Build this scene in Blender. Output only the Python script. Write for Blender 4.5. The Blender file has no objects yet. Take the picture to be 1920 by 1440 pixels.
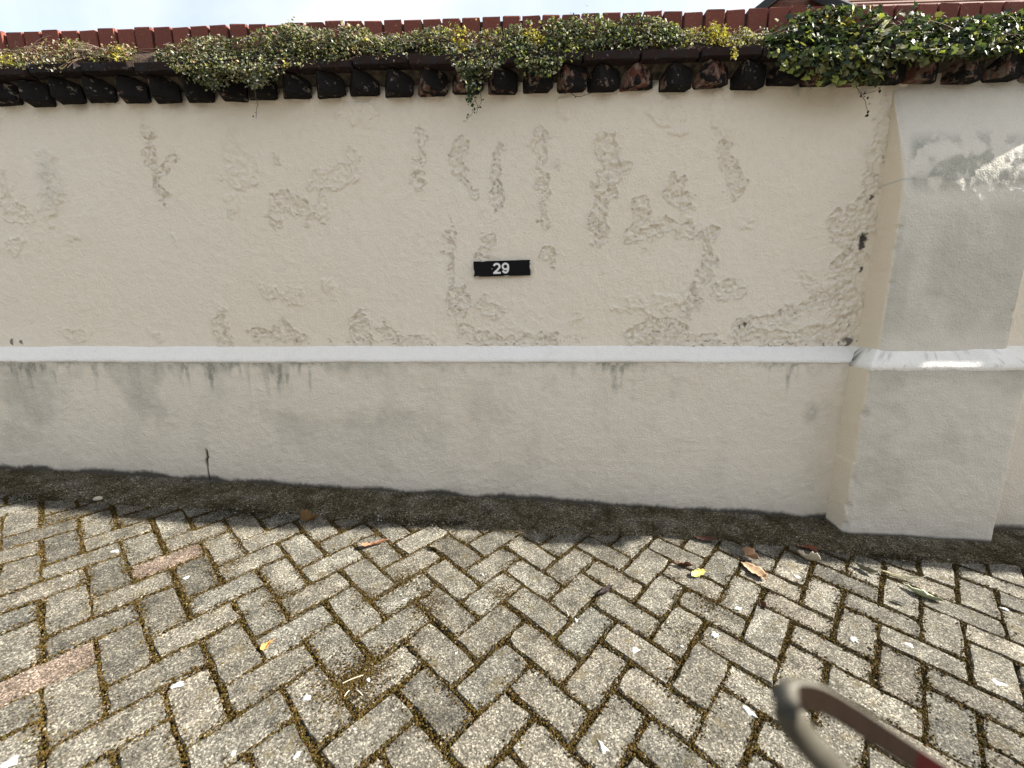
import bpy, bmesh, math, random
import numpy as np
from mathutils import Vector, Matrix, Euler

random.seed(29); rng = np.random.default_rng(29)
scene = bpy.context.scene
C = scene.collection

# ------------------------------------------------------------------ camera
F = 780.0                      # focal length in photo pixels (1920 wide, very wide lens)
H0 = 1.0828                    # camera height over the point of paving below it
R = np.array([[0.99928011, 0.00276500, -0.03783682],
              [0.03766962, -0.19067357, 0.98093047],
              [-0.00450221, -0.98164960, -0.19064046]])   # camera (x right, y down, z forward) -> world
cam = bpy.data.cameras.new('camera'); cam_o = bpy.data.objects.new('camera', cam); C.objects.link(cam_o)
M4 = Matrix.Identity(4)
for i in range(3):
    M4[i][0] = R[i][0]; M4[i][1] = -R[i][1]; M4[i][2] = -R[i][2]
M4[2][3] = H0
cam_o.matrix_world = M4
cam.sensor_fit = 'HORIZONTAL'; cam.sensor_width = 36.0; cam.lens = 36.0 * F / 1920.0
cam.clip_start = 0.02; cam.clip_end = 2000
cam.dof.use_dof = True; cam.dof.focus_distance = 1.75; cam.dof.aperture_fstop = 2.8
scene.camera = cam_o

# ------------------------------------------------------------------ sky and sun
SUN = Vector((0.835, 0.0757, 0.545)).normalized()       # towards the sun: along the wall from the right, a little behind it
world = bpy.data.worlds.new('World'); scene.world = world; world.use_nodes = True
wn = world.node_tree; wn.nodes.clear()
wo = wn.nodes.new('ShaderNodeOutputWorld'); wb = wn.nodes.new('ShaderNodeBackground')
sky = wn.nodes.new('ShaderNodeTexSky'); sky.sky_type = 'NISHITA'; sky.sun_disc = False
sky.sun_elevation = math.asin(SUN.z); sky.sun_rotation = math.atan2(SUN.x, SUN.y)
sky.air_density = 1.0; sky.dust_density = 2.0; sky.ozone_density = 1.0
tc = wn.nodes.new('ShaderNodeTexCoord')
cn = wn.nodes.new('ShaderNodeTexNoise'); cn.inputs['Scale'].default_value = 2.2; cn.inputs['Detail'].default_value = 7
cn.inputs['Roughness'].default_value = 0.55; cn.inputs['Distortion'].default_value = 0.4
cr = wn.nodes.new('ShaderNodeValToRGB'); cr.color_ramp.elements[0].position = 0.28; cr.color_ramp.elements[1].position = 0.68
cr.color_ramp.elements[0].color = (0.25, 0.25, 0.25, 1); cr.color_ramp.elements[1].color = (0.95, 0.95, 0.95, 1)
cm = wn.nodes.new('ShaderNodeMix'); cm.data_type = 'RGBA'
cm.inputs[7].default_value = (3.45, 3.60, 3.68, 1)           # sunlit white cloud, in the sky texture's own units
wn.links.new(tc.outputs['Generated'], cn.inputs['Vector']); wn.links.new(cn.outputs['Fac'], cr.inputs['Fac'])
wn.links.new(cr.outputs['Color'], cm.inputs[0]); wn.links.new(sky.outputs['Color'], cm.inputs[6])
wn.links.new(cm.outputs[2], wb.inputs['Color']); wb.inputs['Strength'].default_value = 0.078
wn.links.new(wb.outputs['Background'], wo.inputs['Surface'])
sl = bpy.data.lights.new('sun', 'SUN'); sl.energy = 5.0; sl.angle = math.radians(0.6); sl.color = (1.0, 0.95, 0.86)
so = bpy.data.objects.new('sun', sl); C.objects.link(so); so.location = (4, 1, 6)
so.rotation_euler = SUN.to_track_quat('Z', 'Y').to_euler()
vs = scene.view_settings; vs.view_transform = 'Standard'; vs.look = 'None'; vs.gamma = 1.0; vs.use_curve_mapping = False
vs.exposure = 2.06

# ------------------------------------------------------------------ helpers: measuring
GX, GY = -0.0513, 0.0782                 # the paving falls to the right and rises to the wall
NRM = Vector((-GX, -GY, 1)).normalized()
def gz(x, y): return GX * x + GY * y     # paving surface height
def ray(px, py): return R @ np.array([(px - 960) / F, (py - 720) / F, 1.0])
def on_ground(px, py):
    d = ray(px, py); k = H0 / (GX * d[0] + GY * d[1] - d[2]); return (d[0] * k, d[1] * k, H0 + d[2] * k)
def on_wall(px, py, Y):
    d = ray(px, py); k = Y / d[1]; return (d[0] * k, Y, H0 + d[2] * k)

# ------------------------------------------------------------------ helpers: numpy noise
def _hash(ix, iy, seed):
    n = (ix.astype(np.int64) * 374761393 + iy.astype(np.int64) * 668265263 + seed * 982451653) & 0xffffffff
    n = ((n ^ (n >> 13)) * 1274126177) & 0xffffffff
    return ((n ^ (n >> 16)) & 0xffff) / 65535.0
def vnoise(x, y, seed=0):
    ix = np.floor(x); iy = np.floor(y); fx = x - ix; fy = y - iy
    fx = fx * fx * fx * (fx * (fx * 6 - 15) + 10); fy = fy * fy * fy * (fy * (fy * 6 - 15) + 10)
    a = _hash(ix, iy, seed); b = _hash(ix + 1, iy, seed); c = _hash(ix, iy + 1, seed); d = _hash(ix + 1, iy + 1, seed)
    return (a + (b - a) * fx) * (1 - fy) + (c + (d - c) * fx) * fy
def fbm(x, y, seed=0, oct=4, gain=0.5):
    s = 0; a = 1; t = 0
    for o in range(oct):
        s = s + a * vnoise(x * 2 ** o + 17.3 * o, y * 2 ** o - 9.1 * o, seed + o); t += a; a *= gain
    return s / t
def sstep(a, b, x):
    t = np.clip((x - a) / (b - a), 0, 1); return t * t * (3 - 2 * t)

# ------------------------------------------------------------------ helpers: meshes
def link(name, me, mat=None, parent=None):
    o = bpy.data.objects.new(name, me); C.objects.link(o)
    if mat is not None and me is not None and not me.materials: me.materials.append(mat)
    if parent is not None: o.parent = parent
    return o
def np_mesh(name, V, Fq, smooth=True, attrs=None):
    me = bpy.data.meshes.new(name); V = np.asarray(V, np.float32); Fq = np.asarray(Fq, np.int32); k = Fq.shape[1]
    me.vertices.add(len(V)); me.vertices.foreach_set('co', V.ravel())
    me.loops.add(Fq.size); me.loops.foreach_set('vertex_index', Fq.ravel())
    me.polygons.add(len(Fq)); me.polygons.foreach_set('loop_start', np.arange(0, Fq.size, k, dtype=np.int32))
    me.polygons.foreach_set('use_smooth', np.full(len(Fq), smooth, dtype=bool))
    for nm, A in (attrs or {}).items():
        at = me.color_attributes.new(nm, 'FLOAT_COLOR', 'POINT')
        A4 = np.ones((len(V), 4), np.float32); A4[:, :A.shape[1]] = A; at.data.foreach_set('color', A4.ravel())
    me.update(calc_edges=True); me.validate(); return me
def grid_faces(nu, nv):          # nu columns fast index
    i = np.arange(nu - 1)[None, :] + nu * np.arange(nv - 1)[:, None]
    return np.stack([i, i + 1, i + 1 + nu, i + nu], -1).reshape(-1, 4)
def bm_mesh(name, bm, smooth=False):
    me = bpy.data.meshes.new(name); bm.to_mesh(me); bm.free()
    if smooth:
        for p in me.polygons: p.use_smooth = True
    return me
def box_bm(x0, x1, y0, y1, z0, z1, bevel=0.0, seg=1):
    bm = bmesh.new(); bmesh.ops.create_cube(bm, size=1.0)
    for v in bm.verts: v.co = Vector(((x0 + x1) / 2 + v.co.x * (x1 - x0), (y0 + y1) / 2 + v.co.y * (y1 - y0), (z0 + z1) / 2 + v.co.z * (z1 - z0)))
    if bevel: bmesh.ops.bevel(bm, geom=bm.edges[:], offset=bevel, segments=seg, affect='EDGES', profile=0.6)
    return bm
def prism_bm(poly, z0, z1, bevel=0.0):
    bm = bmesh.new(); lo = [bm.verts.new((x, y, z0)) for x, y in poly]; hi = [bm.verts.new((x, y, z1)) for x, y in poly]
    bm.faces.new(lo[::-1]); bm.faces.new(hi); n = len(poly)
    for i in range(n): bm.faces.new((lo[i], lo[(i + 1) % n], hi[(i + 1) % n], hi[i]))
    if bevel: bmesh.ops.bevel(bm, geom=bm.edges[:], offset=bevel, segments=1, affect='EDGES')
    return bm
def empty(name, loc=(0, 0, 0)):
    o = bpy.data.objects.new(name, None); C.objects.link(o); o.location = loc; o.empty_display_size = 0.1; return o
def tag(o, label=None, cat=None, group=None, kind=None):
    if label: o['label'] = label
    if cat: o['category'] = cat
    if group: o['group'] = group
    if kind: o['kind'] = kind
    return o
def tube_arrays(pts, rad, n=5):
    pts = [Vector(p) for p in pts]; V = []; Fq = []
    for i, p in enumerate(pts):
        t = (pts[min(i + 1, len(pts) - 1)] - pts[max(i - 1, 0)]).normalized()
        u = t.orthogonal().normalized() if i == 0 else (u - t * u.dot(t)).normalized()
        w = t.cross(u); r = rad[i] if hasattr(rad, '__len__') else rad
        for k in range(n):
            a = 2 * math.pi * k / n; V.append(p + u * (r * math.cos(a)) + w * (r * math.sin(a)))
    for i in range(len(pts) - 1):
        for k in range(n):
            Fq.append((i * n + k, i * n + (k + 1) % n, (i + 1) * n + (k + 1) % n, (i + 1) * n + k))
    return [tuple(v) for v in V], Fq

# ------------------------------------------------------------------ helpers: materials
class NT:
    def __init__(s, name):
        s.m = bpy.data.materials.new(name); s.m.use_nodes = True; s.t = s.m.node_tree; s.t.nodes.clear()
        s.out = s.n('OutputMaterial'); s.b = s.n('BsdfPrincipled'); s.l(s.b.outputs[0], s.out.inputs[0])
    def n(s, k): return s.t.nodes.new('ShaderNode' + k)
    def l(s, a, b): s.t.links.new(a, b)
    def set(s, sock, v):
        if hasattr(v, 'is_output') or isinstance(v, bpy.types.NodeSocket): s.l(v, sock)
        else: sock.default_value = v
    def pos(s): return s.n('NewGeometry').outputs['Position']
    def objc(s): return s.n('TexCoord').outputs['Object']
    def info(s, k): return s.n('ObjectInfo').outputs[k]
    def noise(s, vec, scale, detail=4, rough=0.55, dist=0.0, off=None, stretch=None):
        if stretch or off:
            mp = s.n('Mapping'); s.l(vec, mp.inputs['Vector'])
            if stretch: mp.inputs['Scale'].default_value = stretch
            if off is not None: s.set(mp.inputs['Location'], off)
            vec = mp.outputs[0]
        q = s.n('TexNoise'); s.l(vec, q.inputs['Vector']); q.inputs['Scale'].default_value = scale; q.inputs['Detail'].default_value = detail
        q.inputs['Roughness'].default_value = rough; q.inputs['Distortion'].default_value = dist; return q.outputs['Fac']
    def voro(s, vec, scale, feat='F1', out='Distance'):
        q = s.n('TexVoronoi'); q.feature = feat; s.l(vec, q.inputs['Vector']); q.inputs['Scale'].default_value = scale; return q.outputs[out]
    def ramp(s, fac, stops):
        q = s.n('ValToRGB'); s.l(fac, q.inputs[0]); e = q.color_ramp.elements
        while len(e) < len(stops): e.new(0.5)
        for el, (p, c) in zip(e, stops):
            el.position = p; el.color = (c, c, c, 1) if not hasattr(c, '__len__') else (*c, 1)
        return q.outputs[0]
    def mix(s, fac, a, b, mode='MIX'):
        q = s.n('Mix'); q.data_type = 'RGBA'; q.blend_type = mode
        for i, v in ((0, fac), (6, a), (7, b)):
            if not isinstance(v, bpy.types.NodeSocket) and hasattr(v, '__len__') and len(v) == 3: v = (*v, 1)
            s.set(q.inputs[i], v)
        return q.outputs[2]
    def math(s, op, a, b=0.0, c=None):
        q = s.n('Math'); q.operation = op; s.set(q.inputs[0], a); s.set(q.inputs[1], b)
        if c is not None: s.set(q.inputs[2], c)
        return q.outputs[0]
    def attr(s, nm):
        q = s.n('Attribute'); q.attribute_name = nm; sp = s.n('SeparateColor'); s.l(q.outputs['Color'], sp.inputs[0]); return sp.outputs, q.outputs['Color']
    def bump(s, h, strength, dist, prev=None):
        q = s.n('Bump'); s.l(h, q.inputs['Height']); s.set(q.inputs['Strength'], strength); q.inputs['Distance'].default_value = dist
        if prev is not None: s.l(prev, q.inputs['Normal'])
        return q.outputs[0]
    def done(s, col, rough=0.8, nrm=None, spec=0.3):
        s.set(s.b.inputs['Base Color'], (*col, 1) if isinstance(col, tuple) and len(col) == 3 else col)
        s.set(s.b.inputs['Roughness'], rough); s.b.inputs['Specular IOR Level'].default_value = spec
        if nrm is not None: s.l(nrm, s.b.inputs['Normal'])
        return s.m

def mat_render(name, base, warm):
    # painted lime render; attribute "wear": r algae, g dirt, b rough peeled render; pit shade painted into g
    t = NT(name); p = t.pos(); ch, _ = t.attr('wear')
    big = t.noise(p, 1.7, 3); fine = t.noise(p, 300, 2, 0.6); med = t.noise(p, 28, 4)
    col = t.mix(t.ramp(big, [(0.35, 0.0), (0.7, 1.0)]), base, warm)
    col = t.mix(t.math('MULTIPLY', t.ramp(med, [(0.5, 0.0), (0.75, 1.0)]), 0.10), col, (0.50, 0.46, 0.38))
    col = t.mix(t.math('MULTIPLY', ch[2], t.math('MULTIPLY', t.ramp(t.noise(p, 70, 3), [(0.35, 1.0), (0.6, 0.0)]), 0.07)), col, (0.42, 0.37, 0.29))
    col = t.mix(t.math('MULTIPLY', ch[0], t.ramp(t.noise(p, 190, 3), [(0.3, 0.55), (0.65, 1.0)])), col, (0.150, 0.165, 0.130))
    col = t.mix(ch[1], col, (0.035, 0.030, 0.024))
    sd, _ = t.attr('side'); col = t.mix(t.math('MULTIPLY', sd[0], 0.85), col, (0.80, 0.70, 0.54))  # cream side faces, with warm bounced light put into the colour
    nb = t.bump(fine, 0.8, 0.003)
    nb = t.bump(t.noise(p, 120, 3, 0.6), 0.8, 0.005, nb)
    nb = t.bump(t.noise(p, 30, 3, 0.5), 0.25, 0.006, nb)
    nb = t.bump(t.noise(p, 95, 4, 0.65), t.math('MULTIPLY', ch[2], 0.5), 0.005, nb)
    return t.done(col, 0.88, nb, 0.2)
M_upper = mat_render('cream_render', (0.85, 0.768, 0.632), (0.86, 0.79, 0.667))
M_plinth = mat_render('plinth_render', (0.80, 0.735, 0.62), (0.825, 0.765, 0.655))
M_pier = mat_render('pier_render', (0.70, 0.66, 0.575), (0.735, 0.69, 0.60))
M_ledge = mat_render('ledge_render', (0.89, 0.86, 0.80), (0.90, 0.88, 0.83))

def mat_brick_red():
    t = NT('red_coping_brick'); p = t.pos(); rd = t.info('Random')
    col = t.mix(rd, (0.140, 0.041, 0.029), (0.185, 0.056, 0.038))
    col = t.mix(t.math('MULTIPLY', t.ramp(t.noise(p, 45, 5), [(0.45, 0.0), (0.75, 1.0)]), 0.5), col, (0.13, 0.05, 0.04))
    col = t.mix(t.math('MULTIPLY', t.ramp(t.noise(p, 160, 3), [(0.6, 0.0), (0.72, 1.0)]), 0.35), col, (0.42, 0.26, 0.2))
    nb = t.bump(t.noise(p, 220, 4), 0.5, 0.0015); nb = t.bump(t.noise(p, 40, 3), 0.4, 0.004, nb)
    return t.done(col, 0.85, nb)
M_red = mat_brick_red()
def mat_tooth():
    t = NT('sooty_brick'); p = t.pos(); ch, _ = t.attr('wear'); rd = t.info('Random')
    brick = t.mix(rd, (0.125, 0.050, 0.036), (0.11, 0.070, 0.055))
    brick = t.mix(t.ramp(t.noise(p, 38, 5), [(0.45, 0.0), (0.62, 0.8)]), brick, (0.22, 0.19, 0.155))
    soot = t.mix(t.noise(p, 60, 4), (0.008, 0.0075, 0.008), (0.024, 0.022, 0.021))
    f = t.math('ADD', ch[0], t.math('MULTIPLY', t.math('SUBTRACT', t.noise(p, 24, 6, 0.6), 0.5), 2.6))
    f = t.math('ADD', f, t.math('MULTIPLY', t.math('SUBTRACT', rd, 0.5), 0.5))
    sep = t.n('SeparateXYZ'); t.l(p, sep.inputs[0])
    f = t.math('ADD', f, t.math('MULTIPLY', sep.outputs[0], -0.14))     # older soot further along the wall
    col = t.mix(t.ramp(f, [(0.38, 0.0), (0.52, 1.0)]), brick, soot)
    col = t.mix(t.ramp(t.noise(p, 27, 6, 0.68), [(0.60, 0.0), (0.655, 0.7)]), col, (0.25, 0.21, 0.17))
    nb = t.bump(t.noise(p, 130, 4), 0.6, 0.003); nb = t.bump(t.noise(p, 35, 3), 0.5, 0.006, nb)
    return t.done(col, 0.9, nb, 0.06)
M_tooth = mat_tooth()
def mat_tile():
    t = NT('weathered_tile'); p = t.pos(); rd = t.info('Random')
    col = t.mix(rd, (0.020, 0.015, 0.014), (0.036, 0.022, 0.019))
    col = t.mix(t.ramp(t.noise(p, 30, 5), [(0.45, 0.0), (0.66, 1.0)]), col, (0.028, 0.026, 0.028))
    col = t.mix(t.ramp(t.noise(p, 55, 5, 0.65), [(0.63, 0.0), (0.68, 0.7)]), col, (0.24, 0.2, 0.165))
    nb = t.bump(t.noise(p, 120, 4), 0.6, 0.003)
    return t.done(col, 0.9, nb, 0.06)
M_tile = mat_tile()
def mat_mortar():
    t = NT('old_mortar'); p = t.pos()
    col = t.ramp(t.noise(p, 40, 5), [(0.3, (0.028, 0.023, 0.018)), (0.6, (0.085, 0.073, 0.057)), (0.8, (0.17, 0.15, 0.12))])
    return t.done(col, 0.95, t.bump(t.noise(p, 90, 4), 0.8, 0.006), 0.08)
M_mortar = mat_mortar()
def mat_soil():
    t = NT('mossy_fillet'); p = t.pos()
    return t.done(t.ramp(t.noise(p, 45, 5, 0.7), [(0.3, (0.022, 0.014, 0.009)), (0.55, (0.055, 0.034, 0.022)), (0.8, (0.10, 0.07, 0.045))]), 0.95, t.bump(t.noise(p, 120, 4), 1.0, 0.01))
M_soil = mat_soil()
def mat_paver(name='paver_concrete'):
    t = NT(name); p = t.pos(); rd = t.info('Random'); oc = t.info('Color')
    cell = t.voro(p, 330, 'F1', 'Color'); sp = t.n('SeparateColor'); t.l(cell, sp.inputs[0])
    grain = t.ramp(sp.outputs[0], [(0.0, 0.32), (0.30, 0.60), (0.62, 0.96), (0.84, 1.38), (1.0, 2.5)])
    g2 = t.ramp(t.noise(p, 150, 3, 0.7), [(0.30, 0.6), (0.5, 1.0), (0.70, 1.35)])
    tone = t.mix(rd, (0.104, 0.096, 0.078), (0.134, 0.124, 0.102))
    col = t.mix(1.0, tone, grain, 'MULTIPLY'); col = t.mix(1.0, col, g2, 'MULTIPLY')
    blot = t.noise(p, 16, 4); col = t.mix(1.0, col, t.ramp(blot, [(0.28, 0.52), (0.5, 0.95), (0.72, 1.32)]), 'MULTIPLY')
    col = t.mix(1.0, col, oc, 'MULTIPLY')
    moss = t.ramp(t.noise(p, 21, 5, 0.65, off=(3, 1, 7)), [(0.56, 0.0), (0.74, 0.8)])
    col = t.mix(moss, col, (0.075, 0.058, 0.025))
    nb = t.bump(sp.outputs[0], 0.45, 0.0018); nb = t.bump(t.noise(p, 130, 4, 0.7), 0.7, 0.004, nb); nb = t.bump(t.noise(p, 24, 3), 0.5, 0.006, nb)
    return t.done(col, 0.9, nb, 0.12)
M_paver = mat_paver()
def mat_joint():
    t = NT('mossy_joint_soil'); p = t.pos()
    col = t.ramp(t.noise(p, 60, 5, 0.7), [(0.25, (0.022, 0.015, 0.007)), (0.5, (0.06, 0.043, 0.016)), (0.7, (0.105, 0.08, 0.03))])
    sep = t.n('SeparateXYZ'); t.l(p, sep.inputs[0])
    far = t.math('MAXIMUM', t.math('GREATER_THAN', t.math('ABSOLUTE', sep.outputs[0]), 5.0), t.math('LESS_THAN', sep.outputs[1], -3.2))
    col = t.mix(far, col, t.ramp(t.noise(p, 30, 5), [(0.3, (0.2, 0.185, 0.155)), (0.7, (0.29, 0.27, 0.23))]))
    return t.done(col, 0.95, t.bump(t.noise(p, 170, 4, 0.7), 1.0, 0.006), 0.05)
M_joint = mat_joint()
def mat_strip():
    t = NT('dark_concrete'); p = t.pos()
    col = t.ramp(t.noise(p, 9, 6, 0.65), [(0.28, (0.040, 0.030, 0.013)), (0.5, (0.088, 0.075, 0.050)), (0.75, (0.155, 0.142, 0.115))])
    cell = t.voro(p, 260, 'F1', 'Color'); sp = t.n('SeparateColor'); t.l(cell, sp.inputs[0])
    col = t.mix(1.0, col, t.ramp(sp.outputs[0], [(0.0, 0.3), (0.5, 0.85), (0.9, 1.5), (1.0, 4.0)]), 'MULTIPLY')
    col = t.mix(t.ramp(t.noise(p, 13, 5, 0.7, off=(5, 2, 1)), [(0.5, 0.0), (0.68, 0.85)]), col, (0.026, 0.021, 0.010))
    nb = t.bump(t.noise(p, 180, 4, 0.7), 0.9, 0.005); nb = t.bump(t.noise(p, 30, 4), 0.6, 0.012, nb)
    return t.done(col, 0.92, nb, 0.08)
M_strip = mat_strip()
def mat_vcol(name, rough=0.7, transl=0.0, spec=0.4, bumpy=0.0):
    t = NT(name); _, c = t.attr('tint')
    nb = t.bump(t.noise(t.objc(), 90, 3), bumpy, 0.004) if bumpy else None
    t.done(c, rough, nb, spec)
    if transl:
        tr = t.n('BsdfTranslucent'); t.l(t.mix(1.0, c, (1.0, 1.05, 0.55), 'MULTIPLY'), tr.inputs[0]); mx = t.n('MixShader'); mx.inputs[0].default_value = transl
        t.l(t.b.outputs[0], mx.inputs[1]); t.l(tr.outputs[0], mx.inputs[2]); t.l(mx.outputs[0], t.out.inputs[0])
    return t.m
M_leaf = mat_vcol('ivy_leaf', 0.58, 0.35, 0.22)
M_grit = mat_vcol('moss_and_grit', 0.95, 0.0, 0.05)
M_dead = mat_vcol('dead_leaf', 0.75, 0.15, 0.3, 0.5)
def mat_plain(name, col, rough=0.7, var=0.25, scale=60, bump=0.3, spec=0.3, metal=0.0):
    t = NT(name); p = t.objc()
    c = t.mix(t.noise(p, scale, 4), tuple(v * (1 - var) for v in col), tuple(min(1, v * (1 + var)) for v in col))
    t.b.inputs['Metallic'].default_value = metal
    return t.done(c, rough, t.bump(t.noise(p, scale * 3, 3), bump, 0.002), spec)
M_stem = mat_plain('vine_stem', (0.10, 0.07, 0.045), 0.85)
M_drystem = mat_plain('dry_stem', (0.50, 0.43, 0.33), 0.8)

# ================================================================== ground
xs = np.concatenate([[-300, -60, -20, -9], np.linspace(-6, 6, 25), [9, 20, 60, 300]]); ys = np.concatenate([[-300, -60, -20, -10], np.linspace(-6, 4, 21), [7, 12, 30, 300]])
GXX, GYY = np.meshgrid(xs, ys); GZZ = GX * np.clip(GXX, -8, 8) + GY * np.clip(GYY, -8, 5) - 0.016
g = link('ground', np_mesh('ground', np.stack([GXX, GYY, GZZ], -1).reshape(-1, 3), grid_faces(len(xs), len(ys))), M_joint); tag(g, kind='structure')

# ---- herringbone paving
MOD = 0.104; ORG = Vector((0.0877, 0.9469, 0)); ORG.z = gz(ORG.x, ORG.y)
A_ = Vector((math.cos(math.radians(-40.65)), math.sin(math.radians(-40.65)), 0)); A_ = (A_ - NRM * A_.dot(NRM)).normalized(); B_ = NRM.cross(A_).normalized()
FRAME = Matrix((A_, B_, NRM)).transposed()
paving = empty('paving', (0, 1.0, gz(0, 1.0))); tag(paving, kind='structure')
def paver_mesh(idx, L, W, Hh=0.05):
    r = random.Random(100 + idx)
    pts = []
    def side(p, q, n):
        for i in range(n):
            f = i / n; pts.append([p[0] + (q[0] - p[0]) * f, p[1] + (q[1] - p[1]) * f, i == 0])
    l, w = L / 2, W / 2
    side((-l, -w), (l, -w), 5); side((l, -w), (l, w), 3); side((l, w), (-l, w), 5); side((-l, w), (-l, -w), 3)
    bm = bmesh.new(); top = []; rim = []; bot = []
    for x, y, corner in pts:
        d = math.hypot(x / l, y / w); jx = r.gauss(0, 0.0014); jy = r.gauss(0, 0.0014)
        cut = 0.0
        if corner: x -= math.copysign(abs(r.gauss(0.0015, 0.002)), x); y -= math.copysign(abs(r.gauss(0.0015, 0.002)), y)
        if r.random() < 0.10: cut = r.uniform(0.003, 0.007)
        sx = x - math.copysign(cut, x) * (abs(x) > l * .95); sy = y - math.copysign(cut, y) * (abs(y) > w * .95)
        rim.append(bm.verts.new((sx + jx, sy + jy, -0.0035 - r.random() * 0.003)))
        ins = r.uniform(0.002, 0.005)
        top.append(bm.verts.new((sx + jx - math.copysign(ins, x), sy + jy - math.copysign(min(ins, abs(y)), y), r.gauss(0, 0.0007))))
        bot.append(bm.verts.new((x, y, -Hh)))
    n = len(pts)
    cs = [bm.verts.new((-l * 0.5, r.gauss(0, .002), r.gauss(.0005, .001))), bm.verts.new((0, r.gauss(0, .002), r.gauss(.0005, .001))), bm.verts.new((l * 0.5, r.gauss(0, .002), r.gauss(.0005, .001)))]
    near = [min(cs, key=lambda c: (c.co - t.co).length) for t in top]
    for i in range(n):
        j = (i + 1) % n
        bm.faces.new((rim[i], rim[j], top[j], top[i])); bm.faces.new((bot[i], bot[j], rim[j], rim[i]))
        if near[i] is near[j]: bm.faces.new((top[i], top[j], near[i]))
        else: bm.faces.new((top[i], top[j], near[j], near[i]))
    me = bm_mesh('paver', bm, False); me.materials.append(M_paver); return me
VAR = [paver_mesh(i, 2 * MOD - random.uniform(0.006, 0.011), MOD - random.uniform(0.006, 0.012)) for i in range(14)]
pavers = []
for n in range(-40, 41):
    for mm in range(-60, 61):
        for typ in (0, 1):
            a0, b0 = (1, 1) if typ == 0 else (0, 0)
            a0 += mm + 2 * n; b0 += -mm + 2 * n
            ca, cb = (a0 + 1, b0 + .5) if typ == 0 else (a0 + .5, b0 + 1)
            c = ORG + A_ * (ca * MOD) + B_ * (cb * MOD)
            if -5 < c.x < 5 and -3.2 < c.y < 1.745: pavers.append((typ, a0, b0, c))
def in_view(c, pad=0.16):
    q = R.T @ (np.array(c) - np.array([0, 0, H0]))
    if q[2] < 0.15: return False
    u = F * q[0] / q[2]; v = F * q[1] / q[2]; m_ = pad * F / q[2] * 0.75
    return abs(u) < 960 + m_ and v < 720 + m_
def px_of(c):
    q = R.T @ (np.array(c) - np.array([0, 0, H0])); return (960 + F * q[0] / q[2], 720 + F * q[1] / q[2])
pink = [Vector(on_ground(321, 1048)), Vector(on_ground(100, 1262))]
pink_c = [min(pavers, key=lambda t: (t[3] - q).length + (10 if t[0] == 0 else 0))[3] for q in pink]
FIELD_V, FIELD_F = [], []
nview = 0; view_pavers = []
for typ, a0, b0, c in pavers:
    ang = (0 if typ == 0 else math.pi / 2) + random.gauss(0, 0.013)
    if random.random() < .5: ang += math.pi
    j = Vector((random.gauss(0, .0022), random.gauss(0, .0022), random.gauss(0, .0016)))
    rot = FRAME @ Euler((random.gauss(0, .009), random.gauss(0, .009), ang)).to_matrix()
    me = random.choice(VAR); s = random.uniform(.985, 1.015)
    sunk = (a0, b0) == (-4, -4)
    if sunk: j.z -= 0.008; rot = rot @ Euler((0, .03, 0)).to_matrix()
    loc = c + FRAME @ j
    if in_view(c):
        o = bpy.data.objects.new('paver', me); C.objects.link(o); o.parent = paving
        o.matrix_basis = Matrix.Translation(loc - paving.location) @ rot.to_4x4() @ Matrix.Diagonal((s, s, 1, 1))
        b = random.gauss(1.0, 0.08); hue = random.gauss(0, .012); col = (b * (1 + hue), b, b * (1 - hue))
        if random.random() < .16: col = tuple(v * .78 for v in col)
        if any((c - q).length < .01 for q in pink_c): col = (1.06, .88, .84)
        o.color = (*col, 1); nview += 1; view_pavers.append((typ, a0, b0, c))
    else:
        base = len(FIELD_V); T = Matrix.Translation(loc) @ rot.to_4x4()
        FIELD_V += [tuple(T @ v.co) for v in me.vertices]; FIELD_F += [tuple(base + i for i in p.vertices) for p in me.polygons]
fm = bpy.data.meshes.new('paver_field'); fm.from_pydata(FIELD_V, [], FIELD_F); fm.polygons.foreach_set('use_smooth', [False] * len(FIELD_F))
pf = link('paver_field', fm, M_paver, paving); pf.location = -paving.location; tag(pf, kind='stuff')
print('pavers in view', nview, 'rest', len(pavers) - nview)

# ---- moss, sand and grit in the joints (many small lumps, one object)
OCT = np.array([(1, 0, 0), (0, 1, 0), (-1, 0, 0), (0, -1, 0), (0, 0, 1), (0, 0, -1)], float)
OF = np.array([(0, 1, 4), (1, 2, 4), (2, 3, 4), (3, 0, 4), (1, 0, 5), (2, 1, 5), (3, 2, 5), (0, 3, 5)])
def lumps(name, pts, rad, tint, squash=0.6, parent=None, mat=None):
    n = len(pts); pts = np.asarray(pts); rad = np.asarray(rad)
    V = OCT[None] * rng.uniform(.55, 1.35, (n, 6, 1)) + rng.normal(0, .15, (n, 6, 3))
    th = rng.uniform(0, 6.28, n); c, s = np.cos(th), np.sin(th)
    V = np.stack([V[..., 0] * c[:, None] - V[..., 1] * s[:, None], V[..., 0] * s[:, None] + V[..., 1] * c[:, None], V[..., 2] * squash], -1)
    V = V * rad[:, None, None] + pts[:, None, :]
    Fq = (OF[None] + 6 * np.arange(n)[:, None, None]).reshape(-1, 3)
    T = np.repeat(tint, 6, 0)
    return link(name, np_mesh(name, V.reshape(-1, 3), Fq, False, {'tint': T}), mat or M_grit, parent)
MOSSC = np.array([(0.050, 0.036, 0.010), (0.075, 0.056, 0.014), (0.035, 0.024, 0.009), (0.085, 0.056, 0.020), (0.062, 0.056, 0.011), (0.20, 0.175, 0.125), (0.11, 0.075, 0.036), (0.02, 0.014, 0.007)])
MP = np.array([.20, .22, .16, .12, .10, .05, .09, .06])
P_, R_, T_ = [], [], []
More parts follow.
